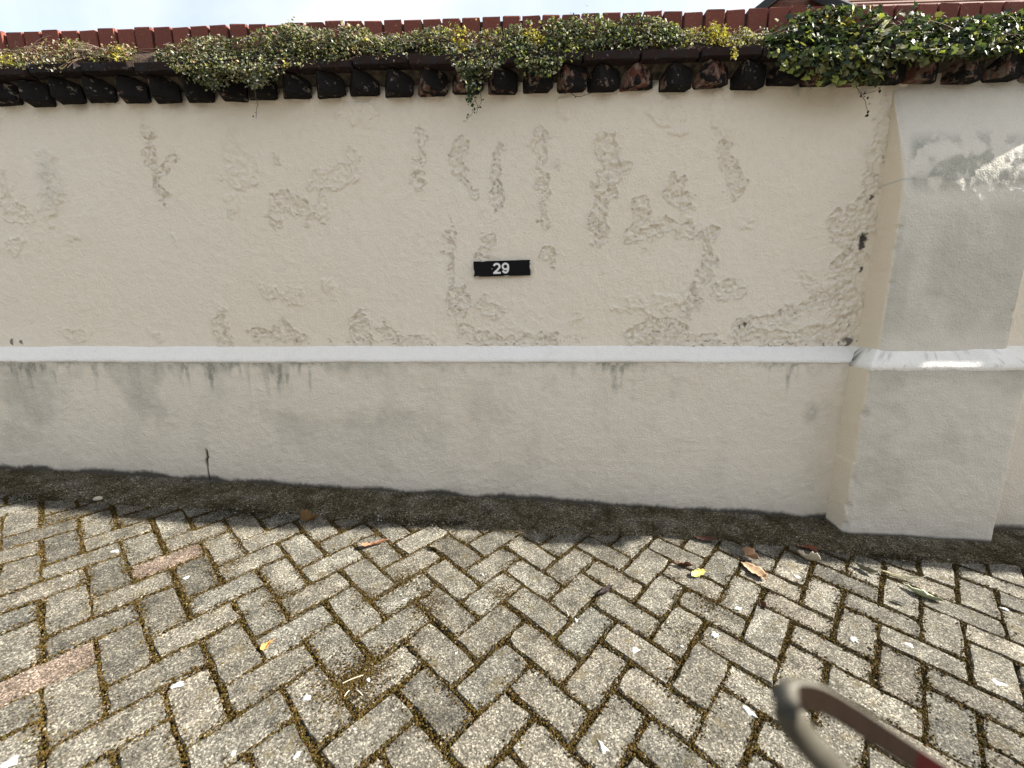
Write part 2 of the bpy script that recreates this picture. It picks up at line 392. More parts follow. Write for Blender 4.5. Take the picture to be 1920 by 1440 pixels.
for typ, a0, b0, c in view_pavers:
    la, lb = (2, 1) if typ == 0 else (1, 2)
    q = R.T @ (np.array(c) - np.array([0, 0, H0])); dens = 1.0
    # joints along the two lower sides of every paver
    for edge in (0, 1):
        L = (la if edge == 0 else lb)
        k = int(150 * L * dens)
        f = rng.uniform(0, L, k); wide = .0045 + .006 * vnoise(f * 1.3 + a0 * 3.7, f * 0 + b0 * 5.1 + edge, 77); off = rng.normal(0, 1, k) * wide
        wob = .004 * np.sin(f * 4 + a0 * 3 + b0)
        for i in range(k):
            aa, bb = (a0 + f[i], b0) if edge == 0 else (a0, b0 + f[i])
            w = ORG + A_ * (aa * MOD) + B_ * (bb * MOD) + (B_ if edge == 0 else A_) * (off[i] + wob[i] * .5)
            dep = -.0032 + .0030 * math.exp(-(off[i] / .007) ** 2) + random.gauss(0, .0012) + (.0035 if abs(off[i]) > .009 else 0)
            P_.append((w.x, w.y, w.z + dep)); R_.append(random.uniform(.0013, .0038))
def blob(px, py, n, sr, hgt=.001, elong=1.0):
    c = Vector(on_ground(px, py))
    for i in range(n):
        x = random.gauss(0, sr * elong); y = random.gauss(0, sr)
        P_.append((c.x + x, c.y + y, gz(c.x + x, c.y + y) + hgt + random.gauss(0, .001))); R_.append(random.uniform(.001, .0032))
for bb_ in [(655, 1282, 1700, .045), (700, 1245, 500, .03), (800, 1130, 800, .035), (690, 1118, 500, .03), (760, 1085, 500, .035), (940, 1115, 500, .03), (1290, 1180, 500, .035), (1330, 1130, 350, .03), (520, 1120, 350, .03), (430, 1060, 300, .03), (600, 1080, 160, .025), (250, 965, 500, .05, .001, 2.2), (330, 975, 300, .04, .001, 2.0),
            (120, 968, 220, .04), (1550, 1040, 260, .05, .001, 1.8), (1300, 1200, 180, .03), (960, 1120, 260, .035), (760, 1000, 200, .04, .001, 2), (1460, 1150, 150, .02), (1880, 1060, 150, .04)]: blob(*bb_)
k = len(P_)
# a thin scatter of sand everywhere on the pavers
for i in range(5200):
    x = random.uniform(-2.6, 2.3); y = random.uniform(.5, 1.66); P_.append((x, y, gz(x, y) + .0008)); R_.append(random.uniform(.0007, .0019))
T_ = MOSSC[rng.choice(len(MOSSC), k, p=MP / MP.sum())] * rng.uniform(.45, 1.0, (k, 1)) * np.array([1.0, .92, .85])
SANDC = np.array([(.20, .175, .125), (.27, .25, .20), (.05, .04, .025), (.12, .10, .065), (.40, .38, .34)])
T_ = np.concatenate([T_, SANDC[rng.choice(5, len(P_) - k, p=[.35, .2, .25, .15, .05])]])
moss = lumps('joint_moss', P_, R_, T_, .7); tag(moss, 'brown and olive moss with sand grains filling the paver joints', 'moss', kind='stuff')

# ---- concrete strip at the foot of the wall
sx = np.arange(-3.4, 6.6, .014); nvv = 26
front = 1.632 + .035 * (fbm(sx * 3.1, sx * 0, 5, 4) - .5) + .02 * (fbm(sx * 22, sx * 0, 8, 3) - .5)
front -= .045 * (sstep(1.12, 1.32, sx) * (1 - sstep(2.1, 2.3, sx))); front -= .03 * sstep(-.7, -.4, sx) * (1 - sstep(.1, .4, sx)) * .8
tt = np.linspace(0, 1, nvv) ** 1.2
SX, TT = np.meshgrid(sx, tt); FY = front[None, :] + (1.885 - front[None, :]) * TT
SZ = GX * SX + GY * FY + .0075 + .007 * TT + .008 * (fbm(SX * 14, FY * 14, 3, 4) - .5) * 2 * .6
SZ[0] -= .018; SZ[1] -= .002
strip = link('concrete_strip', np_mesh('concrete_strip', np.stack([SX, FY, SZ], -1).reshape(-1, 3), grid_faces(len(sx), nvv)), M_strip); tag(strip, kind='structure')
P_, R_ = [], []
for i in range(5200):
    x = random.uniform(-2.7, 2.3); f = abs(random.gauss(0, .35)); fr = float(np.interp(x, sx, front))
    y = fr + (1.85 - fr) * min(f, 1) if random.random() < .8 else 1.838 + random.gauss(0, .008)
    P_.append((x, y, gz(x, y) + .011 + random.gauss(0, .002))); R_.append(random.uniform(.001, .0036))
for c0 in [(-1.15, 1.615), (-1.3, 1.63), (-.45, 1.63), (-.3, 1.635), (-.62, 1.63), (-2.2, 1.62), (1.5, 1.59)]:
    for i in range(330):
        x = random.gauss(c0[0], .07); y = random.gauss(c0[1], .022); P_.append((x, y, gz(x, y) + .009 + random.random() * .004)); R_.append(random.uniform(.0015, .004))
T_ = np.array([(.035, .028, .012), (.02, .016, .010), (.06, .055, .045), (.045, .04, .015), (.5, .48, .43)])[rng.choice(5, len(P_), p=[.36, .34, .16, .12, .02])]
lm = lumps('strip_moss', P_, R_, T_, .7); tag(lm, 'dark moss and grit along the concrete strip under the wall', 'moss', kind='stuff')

# ================================================================== the rendered wall
YP, YU = 1.85, 1.905                    # plinth face, upper face
ZL0, ZL1 = 0.827, 0.889                 # ledge outer and inner edge
wall = empty('garden_wall', (0, 1.95, gz(0, 1.95)))
tag(wall, 'cream rendered garden wall with white ledge, pier and red brick coping', 'wall')
WL = wall.location
def part(name, me, mat, parent=wall):
    o = link(name, me, mat, parent); o.location = -WL if parent is wall else (0, 0, 0); return o

def seg_dist(X, Z, pts):
    d = np.full(X.shape, 9.0)
    if len(pts) == 1: return np.hypot(X - pts[0][0], Z - pts[0][1])
    for (x0, z0), (x1, z1) in zip(pts[:-1], pts[1:]):
        dx, dz = x1 - x0, z1 - z0; L2 = dx * dx + dz * dz + 1e-12
        t = np.clip(((X - x0) * dx + (Z - z0) * dz) / L2, 0, 1); d = np.minimum(d, np.hypot(X - x0 - t * dx, Z - z0 - t * dz))
    return d
# places where the paint has flaked (photo pixels, radius in pixels, strength)
FLAKES = [([(275, 262), (288, 310), (303, 372)], 11, 1.0), ([(328, 290), (298, 325)], 8, .8), ([(5, 330), (18, 395), (50, 405)], 17, .55), ([(85, 300), (100, 360), (90, 400)], 18, .35),
 ([(30, 462)], 20, .5), ([(430, 275), (470, 320), (440, 330)], 22, .45), ([(440, 385)], 20, .4), ([(517, 285), (525, 312)], 7, .75), ([(508, 400), (520, 415)], 11, .7), ([(530, 375), (575, 395)], 20, .7),
 ([(600, 340), (640, 328)], 22, .5), ([(600, 370), (600, 415)], 10, .5), ([(662, 285), (662, 335)], 11, .5), ([(789, 252), (785, 300), (780, 347)], 9, .9), ([(868, 265), (855, 295), (866, 330), (885, 355)], 12, .75),
 ([(938, 285), (932, 330), (932, 385)], 9, .9), ([(1017, 252), (1014, 305)], 13, .9), ([(1014, 305), (1020, 360), (1022, 420)], 9, .85), ([(1050, 305)], 8, .5), ([(1135, 262), (1148, 318)], 19, .9),
 ([(1165, 312)], 13, .9), ([(1132, 330), (1130, 400), (1124, 450)], 15, 1.0), ([(1198, 385), (1195, 440)], 17, .95), ([(1232, 430), (1212, 445)], 15, .8), ([(1262, 352), (1290, 375)], 20, .95), ([(1250, 420), (1300, 430)], 14, .7),
 ([(1335, 432), (1328, 490), (1312, 545), (1285, 585)], 13, .85), ([(1355, 272), (1365, 305), (1382, 352)], 15, .9), ([(1352, 545), (1385, 540)], 17, .7), ([(1400, 415)], 12, .4), ([(842, 415), (845, 500), (850, 560)], 7, .8),
 ([(860, 555), (850, 580)], 20, .95), ([(915, 452), (905, 478)], 15, .8), ([(1025, 480)], 15, .85), ([(905, 570), (935, 585)], 15, .55), ([(412, 595), (420, 640)], 16, .7), ([(480, 622), (560, 628)], 14, .85), ([(530, 600), (560, 640)], 9, .8),
 ([(672, 595), (682, 640)], 18, .9), ([(720, 622), (755, 642)], 9, .8), ([(780, 635)], 12, .6), ([(870, 615), (940, 640), (1040, 638)], 14, .8), ([(1085, 595)], 14, .4), ([(1180, 632), (1220, 605), (1278, 612)], 14, 1.0), ([(1200, 635), (1330, 640)], 14, .8),
 ([(1160, 580), (1280, 560)], 14, .4), ([(1385, 612), (1440, 600), (1490, 590), (1545, 560)], 14, 1.0), ([(1400, 635), (1560, 622)], 17, .9), ([(1660, 200), (1640, 300), (1622, 380)], 12, .7), ([(1615, 400), (1590, 480), (1580, 560), (1565, 640)], 24, .95),
 ([(1570, 405), (1585, 450)], 15, .8), ([(1500, 520), (1540, 540)], 16, .5), ([(1230, 198), (1268, 230)], 18, .4), ([(1345, 195), (1360, 240)], 18, .35), ([(160, 630), (130, 630)], 14, .5), ([(290, 630)], 16, .45), ([(140, 445)], 10, .4), ([(330, 445)], 12, .35),
 ([(500, 545), (560, 550)], 16, .45), ([(620, 540)], 22, .35), ([(70, 220)], 18, .35), ([(270, 240)], 10, .5), ([(650, 200), (690, 215)], 20, .3), ([(1060, 200)], 16, .3)]
def flake_fields(X, Z):
    scale = 1.9 / F
    m = np.zeros(X.shape); brk = fbm(X * 38, Z * 30, 43, 4)
    wx = (fbm(X * 26, Z * 26, 41, 4) - .5) * .075; wz = (fbm(X * 26, Z * 26, 47, 4) - .5) * .075
    for pts, r, s in FLAKES:
        w = [(on_wall(*p, YU)[0], on_wall(*p, YU)[2]) for p in pts]; rr = r * scale * .92
        x0 = min(p[0] for p in w) - rr * 2 - .08; x1 = max(p[0] for p in w) + rr * 2 + .08; z0 = min(p[1] for p in w) - rr * 2 - .08; z1 = max(p[1] for p in w) + rr * 2 + .08
        i0, i1 = np.searchsorted(X[0], [x0, x1]); j0, j1 = np.searchsorted(Z[:, 0], [z0, z1])
        if i1 <= i0 or j1 <= j0: continue
        sl_ = (slice(j0, j1), slice(i0, i1))
        d = seg_dist(X[sl_] + wx[sl_], Z[sl_] + wz[sl_], w) / rr
        m[sl_] = np.maximum(m[sl_], (1 - sstep(.45, 1.15, d + 1.5 * (brk[sl_] - .5))) * s)
    return m
def panel(name, x0, x1, z0f, z1, Yface, step, mat, upper=True, seed=0, fine=True):
    xs_ = np.arange(x0, x1 + step * .5, step); nz = max(4, int((z1 - z0f) / step)); zs = np.linspace(z0f, z1, nz)
    X, Z = np.meshgrid(xs_, zs)
    relief = .0035 * (fbm(X * 4, Z * 4, 11 + seed, 3) - .5) * 2 + .0016 * (fbm(X * 45, Z * 45, 13 + seed, 3) - .5) * 2 + .002 * sstep(.58, .75, fbm(X * 13, Z * 13, 15 + seed, 4)) * fbm(X * 60, Z * 60, 16, 2)
    algae = np.zeros(X.shape); dirt_shade = np.zeros(X.shape); peel = np.zeros(X.shape)
    if upper and fine:
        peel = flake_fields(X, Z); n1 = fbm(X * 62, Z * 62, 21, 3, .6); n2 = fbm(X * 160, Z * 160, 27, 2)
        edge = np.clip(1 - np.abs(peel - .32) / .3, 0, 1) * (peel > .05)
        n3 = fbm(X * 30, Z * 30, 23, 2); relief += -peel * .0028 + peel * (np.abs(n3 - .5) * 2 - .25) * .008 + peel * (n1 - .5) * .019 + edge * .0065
        dirt_shade = np.maximum(dirt_shade, sstep(.3, .9, peel) * (1 - sstep(.24, .36, n1)) * .20 * (fbm(X * 5, Z * 5, 68, 2) > .42))  # pit grime, darkened in the colour to stand in for relief shade
        # blistered paint where flakes start low on the wall
        low = (1 - sstep(.9, 1.15, Z)) * sstep(-1.4, -.3, X); bl = sstep(.56, .70, fbm(X * 9, Z * 12, 31, 4)) * low
        relief += bl * (.0025 + .010 * (fbm(X * 60, Z * 60, 33, 3) - .5)); peel = np.maximum(peel, bl * .35)
        dirt_shade = np.maximum(dirt_shade, sstep(.70, .84, fbm(X * 85, Z * 85, 61, 3)) * sstep(.7, 1, peel) * .6 * (fbm(X * 6, Z * 6, 64, 2) > .45))
        dirt_shade = np.maximum(dirt_shade, sstep(.73, .80, fbm(X * 50, Z * 80, 66, 3)) * (1 - sstep(.895, .94, Z)) * .7 * sstep(-1.4, -.9, X))
        algae = np.maximum(algae, (1 - sstep(.3, 1, np.hypot((X - on_wall(95, 345, YU)[0]) / .09, (Z - on_wall(95, 345, YU)[2]) / .17))) * .35 * fbm(X * 40, Z * 40, 71, 3))
        # grime washed down from the corbels, thickening to mortar between them
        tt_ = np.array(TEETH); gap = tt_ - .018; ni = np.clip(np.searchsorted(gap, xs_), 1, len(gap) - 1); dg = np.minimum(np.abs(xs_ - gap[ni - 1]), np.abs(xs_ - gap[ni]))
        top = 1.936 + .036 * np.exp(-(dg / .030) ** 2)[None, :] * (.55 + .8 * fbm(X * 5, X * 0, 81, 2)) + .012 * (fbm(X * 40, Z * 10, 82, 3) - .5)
        dirt_shade = np.maximum(dirt_shade, sstep(-.010, .012, Z - top) * .72)
        dirt_shade = np.maximum(dirt_shade, sstep(.55, .8, fbm(X * 11, Z * 5, 84, 4)) * sstep(1.87, 1.95, Z) * .55)
        # little black root scars in the corner by the pier
        for q, r_, s_ in [((1618, 447), .022, .95), ((1615, 462), .012, .9), ((1634, 370), .010, .9), ((1613, 507), .010, .9), ((1590, 640), .022, .8), ((1575, 655), .018, .7), ((22, 640), .010, .8), ((40, 639), .010, .8), ((1396, 608), .010, .9), ((1386, 614), .008, .8)]:
            w = on_wall(*q, YU); d = np.hypot(X - w[0], (Z - w[2]) * .8) + (fbm(X * 90, Z * 90, 91, 3) - .5) * .022
            dirt_shade = np.maximum(dirt_shade, (1 - sstep(r_ * .6, r_, d)) * s_)
    if not upper:
        u = (Z - z0f) / (z1 - z0f); below = ZL0 - Z
        env = lambda a, b, s: sstep(a, a + s, X) * (1 - sstep(b - s, b, X))
        wgt = .30 + .75 * env(-1.75, -.85, .15) + .55 * env(-2.6, -1.9, .2) + .6 * env(.22, .55, .12) + .6 * env(.95, 1.25, .1) + .25 * env(-.1, .3, .2)
        streak = fbm(X * 34, Z * 2.6, 101, 4); blot = fbm(X * 7, Z * 5, 103, 4)
        reach = .035 + .16 * sstep(.45, .75, streak) * wgt + .10 * sstep(.5, .8, blot) * wgt
        algae = 1.2 * (1 - sstep(.15, 1.0, below / reach)) * np.clip(wgt, 0, 1) * (.35 + .65 * sstep(.35, .65, fbm(X * 50, Z * 24, 105, 3))) * .72
        algae += .42 * sstep(.48, .72, fbm(X * 5, Z * 4.5, 107, 4)) * (1 - sstep(-1.0, .2, X)) * (1 - sstep(.2, .62, below)) * (.5 + .5 * streak)
        algae += .13 * sstep(.56, .74, fbm(X * 9, Z * 7, 109, 4)) * (.4 + .6 * fbm(X * 70, Z * 40, 110, 3))
        w = on_wall(1520, 775, YP); algae += .6 * (1 - sstep(.2, 1, np.hypot((X - w[0]) / .05, (Z - w[2]) / .08))) * fbm(X * 60, Z * 60, 111, 3)
        algae = np.clip(algae, 0, .85)
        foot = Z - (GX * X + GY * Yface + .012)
        dirt_shade = (1 - sstep(.002, .028, foot - .040 * (fbm(X * 7, X * 0 + 3, 121, 5) - .38) - .010 * (fbm(X * 80, Z * 80, 123, 2) - .5))) * .92
        dirt_shade = np.maximum(dirt_shade, (1 - sstep(.0, .09, foot)) * .22 * fbm(X * 12, Z * 12, 125, 3))
        if fine:   # the upright crack
            xc = np.interp(Z, [.20, .30, .345, .36, .40], [-1.556, -1.553, -1.553, -1.546, -1.546]) + .004 * (fbm(Z * 60, Z * 0, 131, 3) - .5)
            wd = np.interp(Z, [.20, .30, .34, .36, .385, .41], [.003, .003, .007, .006, .004, .0]); cdist = np.abs(X - xc)
            ck = (1 - sstep(wd * .5, wd + .003, cdist)) * (Z < .405); dirt_shade = np.maximum(dirt_shade, ck * .95); relief -= ck * .006
            peel = np.maximum(peel, .35 * sstep(.6, .75, fbm(X * 8, Z * 9, 133, 4))); relief += peel * (fbm(X * 70, Z * 70, 135, 3) - .5) * .006
    Yv = Yface - relief
    me = np_mesh(name, np.stack([X, Yv, Z], -1).reshape(-1, 3), grid_faces(len(xs_), nz), True, {'wear': np.stack([algae, dirt_shade, peel], -1).reshape(-1, 3)})
    return part(name, me, mat)
TEETH = [-3.36]
while TEETH[-1] < 6.4: TEETH.append(TEETH[-1] + .139 + random.gauss(0, .004))
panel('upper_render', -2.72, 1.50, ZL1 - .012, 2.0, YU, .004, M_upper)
panel('upper_render', -3.4, -2.72, ZL1 - .012, 2.0, YU, .02, M_upper, fine=False)
panel('upper_render', 1.94, 6.6, ZL1 - .012, 2.0, YU, .02, M_upper, fine=False)
panel('plinth', -2.72, 1.46, -.06, ZL0, YP, .0055, M_plinth, upper=False)
panel('plinth', -3.4, -2.72, -.06, ZL0, YP, .02, M_plinth, upper=False, fine=False)
panel('plinth', 1.98, 6.6, -.40, ZL0, YP, .012, M_plinth, upper=False, fine=False, seed=5)
# the solid behind the render
part('core', bm_mesh('core', box_bm(-3.4, 6.6, 1.93, 2.16, -.5, 2.13)), M_mortar)

# ---- ledge between plinth and upper wall
def ledge(x0, x1):
    xs_ = np.arange(x0, x1 + .004, .008); prof = [(YP + .012, ZL0 - .012), (YP - .002, ZL0 - .006), (YP - .003, ZL0 + .004), (YP + .006, ZL0 + .016), (YP + .03, ZL0 + .039), (YU - .004, ZL1), (YU + .02, ZL1 + .004)]
    X = np.repeat(xs_[None], len(prof), 0); Y = np.array([p[0] for p in prof])[:, None] + 0 * X; Z = np.array([p[1] for p in prof])[:, None] + 0 * X
    w1 = .006 * (fbm(X * 5, X * 0, 141, 4) - .5) * 2; Z = Z + w1 * .6 + .0015 * (fbm(X * 60, Z * 60, 143, 2) - .5); Y = Y + .003 * (fbm(X * 8, Z * 8, 145, 3) - .5)
    d = 0 * X; al = sstep(.45, .8, fbm(X * 9, X * 0, 149, 4)) * np.array([.5, .30, .06, .0, .0, .0, .03])[:, None]
    me = np_mesh('ledge', np.stack([X, Y, Z], -1).reshape(-1, 3), grid_faces(len(xs_), len(prof)), True, {'wear': np.stack([al, d, 0 * X], -1).reshape(-1, 3)})
    return part('ledge', me, M_ledge)
ledge(-3.4, 1.47); ledge(1.97, 6.6)

# ---- pier
PX0, PX1, UX0, UX1 = 1.402, 2.035, 1.462, 1.982
def pier_surface(name, prof, x0f, x1f, mat, step=.007, kind='low'):
    # prof: list of (Yfront, z); the skin runs left return - front - right return at every height
    zs = [p[1] for p in prof]; z = np.arange(zs[0], zs[-1] + step * .5, step); Yf = np.interp(z, zs, [p[0] for p in prof])
    nb_, nf = 14, int((x1f(0) - x0f(0)) / step); rows = []
    back = YU + .01
    for zi, yf in zip(z, Yf):
        x0, x1 = x0f(zi), x1f(zi); yl = np.linspace(back, yf, nb_); rad = .008
        row = [(x0, y) for y in yl[:-1]] + [(x0 + .0025, yf + .0025)] + [(x, yf) for x in np.linspace(x0 + rad, x1 - rad, nf)] + [(x1 - .0025, yf + .0025)] + [(x1, y) for y in yl[::-1][1:]]
        rows.append(row)
    A = np.array(rows); X, Y = A[..., 0], A[..., 1]; Z = np.repeat(z[:, None], X.shape[1], 1)
    nf_all = X.shape[1]; isf = np.zeros(nf_all); isf[nb_:-nb_] = 1
    rel = .004 * (fbm(X * 4 + Y * 3, Z * 4, 151, 3) - .5) * 2 + .0025 * (fbm(X * 30, Z * 30, 153, 4) - .5) * 2
    chip = np.zeros(nf_all); chip[nb_ - 1:nb_ + 2] = 1; chip[-nb_ - 2:-nb_ + 1] = 1
    Y = Y + chip[None, :] * (.010 * sstep(.58, .8, fbm(Z * 14 + X * 3, Z * 3, 157, 4)) + .003 * fbm(Z * 40, X * 9, 158, 3))
    Y2 = Y - rel * isf; X2 = X + rel * (1 - isf) * np.where(np.arange(nf_all) < nf_all / 2, -1, 1) * .7
    al = np.zeros(X.shape); dt = np.zeros(X.shape); pe = np.zeros(X.shape)
    if kind == 'low':
        foot = Z - (GX * X + GY * Y + .012)
        dt = (1 - sstep(.0, .014, foot - .012 * (fbm(X * 9, Y * 9, 161, 4) - .4))) * .9
        al = (1 - sstep(0, .11, ZL0 - Z)) * .55 * fbm(X * 16, Z * 7, 163, 4) * isf + .25 * sstep(.5, .75, fbm(X * 4 + 3, Z * 4, 165, 4)) * isf
        pe = .4 * sstep(.52, .7, fbm(X * 7, Z * 8, 167, 4)) * isf
    else:
        g_ = sstep(.26, .40, fbm(X * 12 + 2, Z * 12, 171, 5)) * sstep(1.47, 1.56, Z) * (1 - sstep(1.66, 1.745, Z + .05 * (fbm(X * 9, Z * 9, 177, 3) - .5)))
        hole = sstep(.53, .60, fbm(X * 17, Z * 17, 173, 4)) * sstep(1.5, 1.6, Z)
        al = g_ * (.62 + .25 * (fbm(X * 60, Z * 60, 178, 2) - .5)) * (1 - .92 * hole) * isf * sstep(UX0 + .01, UX0 + .05, X)
        al = np.maximum(al, isf * (.06 + .24 * sstep(.42, .7, fbm(X * 5, Z * 2.6, 175, 4))) * (1 - sstep(1.4, 1.52, Z)) * sstep(.9, 1.0, Z))
        cz = 1.548 + .008 * (fbm(X * 9, X * 0, 181, 3) - .5) - .02 * (X - 1.46); ck = (1 - sstep(.0012, .006, np.abs(Z - cz))) * .22
        dt = np.maximum(dt, ck * (fbm(X * 30, X * 0, 183, 2) > .3)); dt = np.maximum(dt, sstep(1.87, 1.92, Z) * .35 * fbm(X * 12, Z * 12, 185, 3))
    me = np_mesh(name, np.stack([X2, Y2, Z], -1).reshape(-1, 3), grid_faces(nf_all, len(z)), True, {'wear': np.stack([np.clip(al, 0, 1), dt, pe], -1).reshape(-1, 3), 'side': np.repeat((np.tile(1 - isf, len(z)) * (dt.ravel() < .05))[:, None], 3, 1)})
    return me
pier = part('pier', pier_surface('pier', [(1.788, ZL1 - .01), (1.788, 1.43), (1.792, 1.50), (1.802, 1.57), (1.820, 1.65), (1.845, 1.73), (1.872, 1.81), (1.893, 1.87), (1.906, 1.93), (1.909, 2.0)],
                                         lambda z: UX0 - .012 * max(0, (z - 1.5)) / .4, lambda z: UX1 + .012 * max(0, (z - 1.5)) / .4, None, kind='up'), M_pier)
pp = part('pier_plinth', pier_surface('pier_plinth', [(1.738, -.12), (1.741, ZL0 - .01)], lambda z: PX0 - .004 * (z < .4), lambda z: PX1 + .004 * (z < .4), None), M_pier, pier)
def pier_ledge():
    prof = [(0.0, ZL0 - .022), (-.003, ZL0 - .014), (-.002, ZL0 - .003), (.006, ZL0 + .010), (.028, ZL0 + .036), (.052, ZL1), (.062, ZL1 + .006)]
    V = []; n = None
    for d, z in prof:
        x0, x1, yf = PX0 + d * 1.15, PX1 - d * 1.05, 1.741 + d
        ys_ = np.linspace(YU + .01, yf, 12)
        row = [(x0, y) for y in ys_] + [(x, yf) for x in np.linspace(x0, x1, 80)[1:-1]] + [(x1, y) for y in ys_[::-1]]
        n = len(row); V += [(x, y, z) for x, y in row]
    V = np.array(V); V[:, 2] += .004 * (fbm(V[:, 0] * 8 + V[:, 1] * 5, V[:, 0] * 0, 191, 3) - .5) * 2
    al = sstep(.5, .8, fbm(V[:, 0] * 14, V[:, 1] * 14, 193, 3)) * .12
    d = sstep(.68, .76, fbm(V[:, 0] * 50, V[:, 1] * 50 + V[:, 2] * 30, 195, 3)) * .3
    d = np.maximum(d, .8 * (1 - sstep(.02, .05, np.hypot(V[:, 0] - 1.405, V[:, 1] - 1.865) + (fbm(V[:, 0] * 80, V[:, 1] * 80, 197, 2) - .5) * .05)))
    return part('pier_ledge', np_mesh('pier_ledge', V, grid_faces(n, len(prof)), True, {'wear': np.stack([al, d, 0 * d], -1)}), M_ledge, pier)
pier_ledge()

# ---- dog-tooth corbel course
TZ0, TZ1 = 1.927, 2.001
def gap_back(x):      # two unseen gaps in corbels and tiles, added to let sun reach the pier
    return .05 if 2.30 < x < 2.95 else (.11 if 3.34 < x < 3.80 else 0.0)
def tooth_mesh(i):
    r = random.Random(300 + i); a = math.radians(27 + r.gauss(0, 3)); L = .102
    C0 = (0, 0); Rt = (L * math.cos(a), L * math.sin(a)); Lf = (-L * math.sin(a), L * math.cos(a)); Bk = (Rt[0] + Lf[0], Rt[1] + Lf[1])
    bm = prism_bm([C0, Rt, Bk, Lf], -r.uniform(0, .006), TZ1 - TZ0, .006)
    for v in bm.verts: v.co += Vector((r.gauss(0, .0016), r.gauss(0, .0016), r.gauss(0, .0016)))
    me = bm_mesh('corbel_brick', bm); me.materials.append(M_tooth)
    A = np.zeros((len(me.vertices), 3), np.float32)
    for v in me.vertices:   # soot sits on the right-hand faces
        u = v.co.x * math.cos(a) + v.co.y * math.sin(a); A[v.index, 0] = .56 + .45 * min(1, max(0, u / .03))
    at = me.color_attributes.new('wear', 'FLOAT_COLOR', 'POINT'); A4 = np.ones((len(A), 4), np.float32); A4[:, :3] = A; at.data.foreach_set('color', A4.ravel()); return me
TM = [tooth_mesh(i) for i in range(8)]
for i, x in enumerate(TEETH):
    if gap_back(x + .04) > 0: continue
    o = bpy.data.objects.new('corbel_brick', TM[i % 8] if random.random() < .6 else random.choice(TM)); C.objects.link(o); o.parent = wall
    o.location = Vector((x, 1.832 + random.gauss(0, .003), TZ0 + random.gauss(0, .0025))) - WL; o.rotation_euler = (random.gauss(0, .015), random.gauss(0, .02), random.gauss(0, .04))
# mortar flaunching filling the notches above the render between the teeth
nx = np.arange(-3.4, 6.6, .012); MV = []
for y_, z_ in [(1.912, 1.962), (1.899, 1.972), (1.880, 1.986), (1.860, 2.006)]:
    MV += [(x_, max(y_, 1.845 + gap_back(x_)) + .008 * (h_ - .5), z_ + .012 * (h2 - .5)) for x_, h_, h2 in zip(nx, fbm(nx * 14, nx * 0 + z_ * 9, 201, 3), fbm(nx * 9, nx * 0 + z_ * 5, 203, 3))]
part('corbel_mortar', np_mesh('corbel_mortar', MV, grid_faces(len(nx), 4)), M_mortar)

# ---- creasing tiles over the teeth
x = -3.4; k = 0
while x < 6.5:
    L = random.choice([.155, .165, .22, .225]) if x < -.9 else random.choice([.22, .225, .23])
    r = random.Random(500 + k); y0 = 1.817 + r.gauss(0, .004); ch_ = r.uniform(.004, .016) if x < -.9 else r.uniform(.002, .006); g_ = .004
    if gap_back(x + L / 2) > 0: y0 += gap_back(x + L / 2) + .015
    poly = [(g_, y0 + ch_), (g_ + ch_, y0), (L * .5, y0 + r.gauss(0, .002)), (L - g_ - ch_, y0), (L - g_, y0 + ch_), (L - g_, 1.96), (g_, 1.96)]
    bm = prism_bm(poly, 0, .029, .0018)
    for v in bm.verts: v.co += Vector((r.gauss(0, .001), r.gauss(0, .001), r.gauss(0, .0012)))
    o = part('creasing_tile', bm_mesh('creasing_tile', bm), M_tile); o.location = Vector((x, 0, 2.0025 + r.gauss(0, .0015))) - WL; o.rotation_euler = (0, r.gauss(0, .006), 0)
    x += L; k += 1
# sloping mortar fillet carrying the plants, from tile to coping
MV = []
for y_, z_ in [(1.835, 2.034), (1.86, 2.058), (1.90, 2.10), (1.94, 2.135), (1.975, 2.14)]:
    MV += [(x_, max(y_, 1.835 + gap_back(x_) + .02) + .012 * (h_ - .5), z_ + .02 * (h2 - .5)) for x_, h_, h2 in zip(nx, fbm(nx * 11, nx * 0 + z_ * 9, 211, 3), fbm(nx * 7, nx * 0 + z_ * 5, 213, 3))]
part('coping_fillet', np_mesh('coping_fillet', MV, grid_faces(len(nx), 5)), M_soil)
part('coping_bed', bm_mesh('coping_bed', box_bm(-3.4, 6.6, 1.962, 2.152, 2.125, 2.222)), M_mortar)

# ---- brick-on-edge coping
x = -3.4; k = 0
CB = []
for q in range(8):
    r = random.Random(700 + q); bm = box_bm(-.0365, .0365, 0, .215, 0, .105, .0045, 2)
    for v in bm.verts: v.co += Vector((r.gauss(0, .0009), r.gauss(0, .0009), r.gauss(0, .0009)))
    me = bm_mesh('coping_brick', bm); me.materials.append(M_red); CB.append(me)
while x < 6.55:
    o = bpy.data.objects.new('coping_brick', random.choice(CB)); C.objects.link(o); o.parent = wall
    o.location = Vector((x + .041, 1.950 + random.gauss(0, .002), 2.128 + random.gauss(0, .0015))) - WL; o.rotation_euler = (random.gauss(0, .008), random.gauss(0, .008), random.gauss(0, .008))
    x += .0822 + random.gauss(0, .0012); k += 1

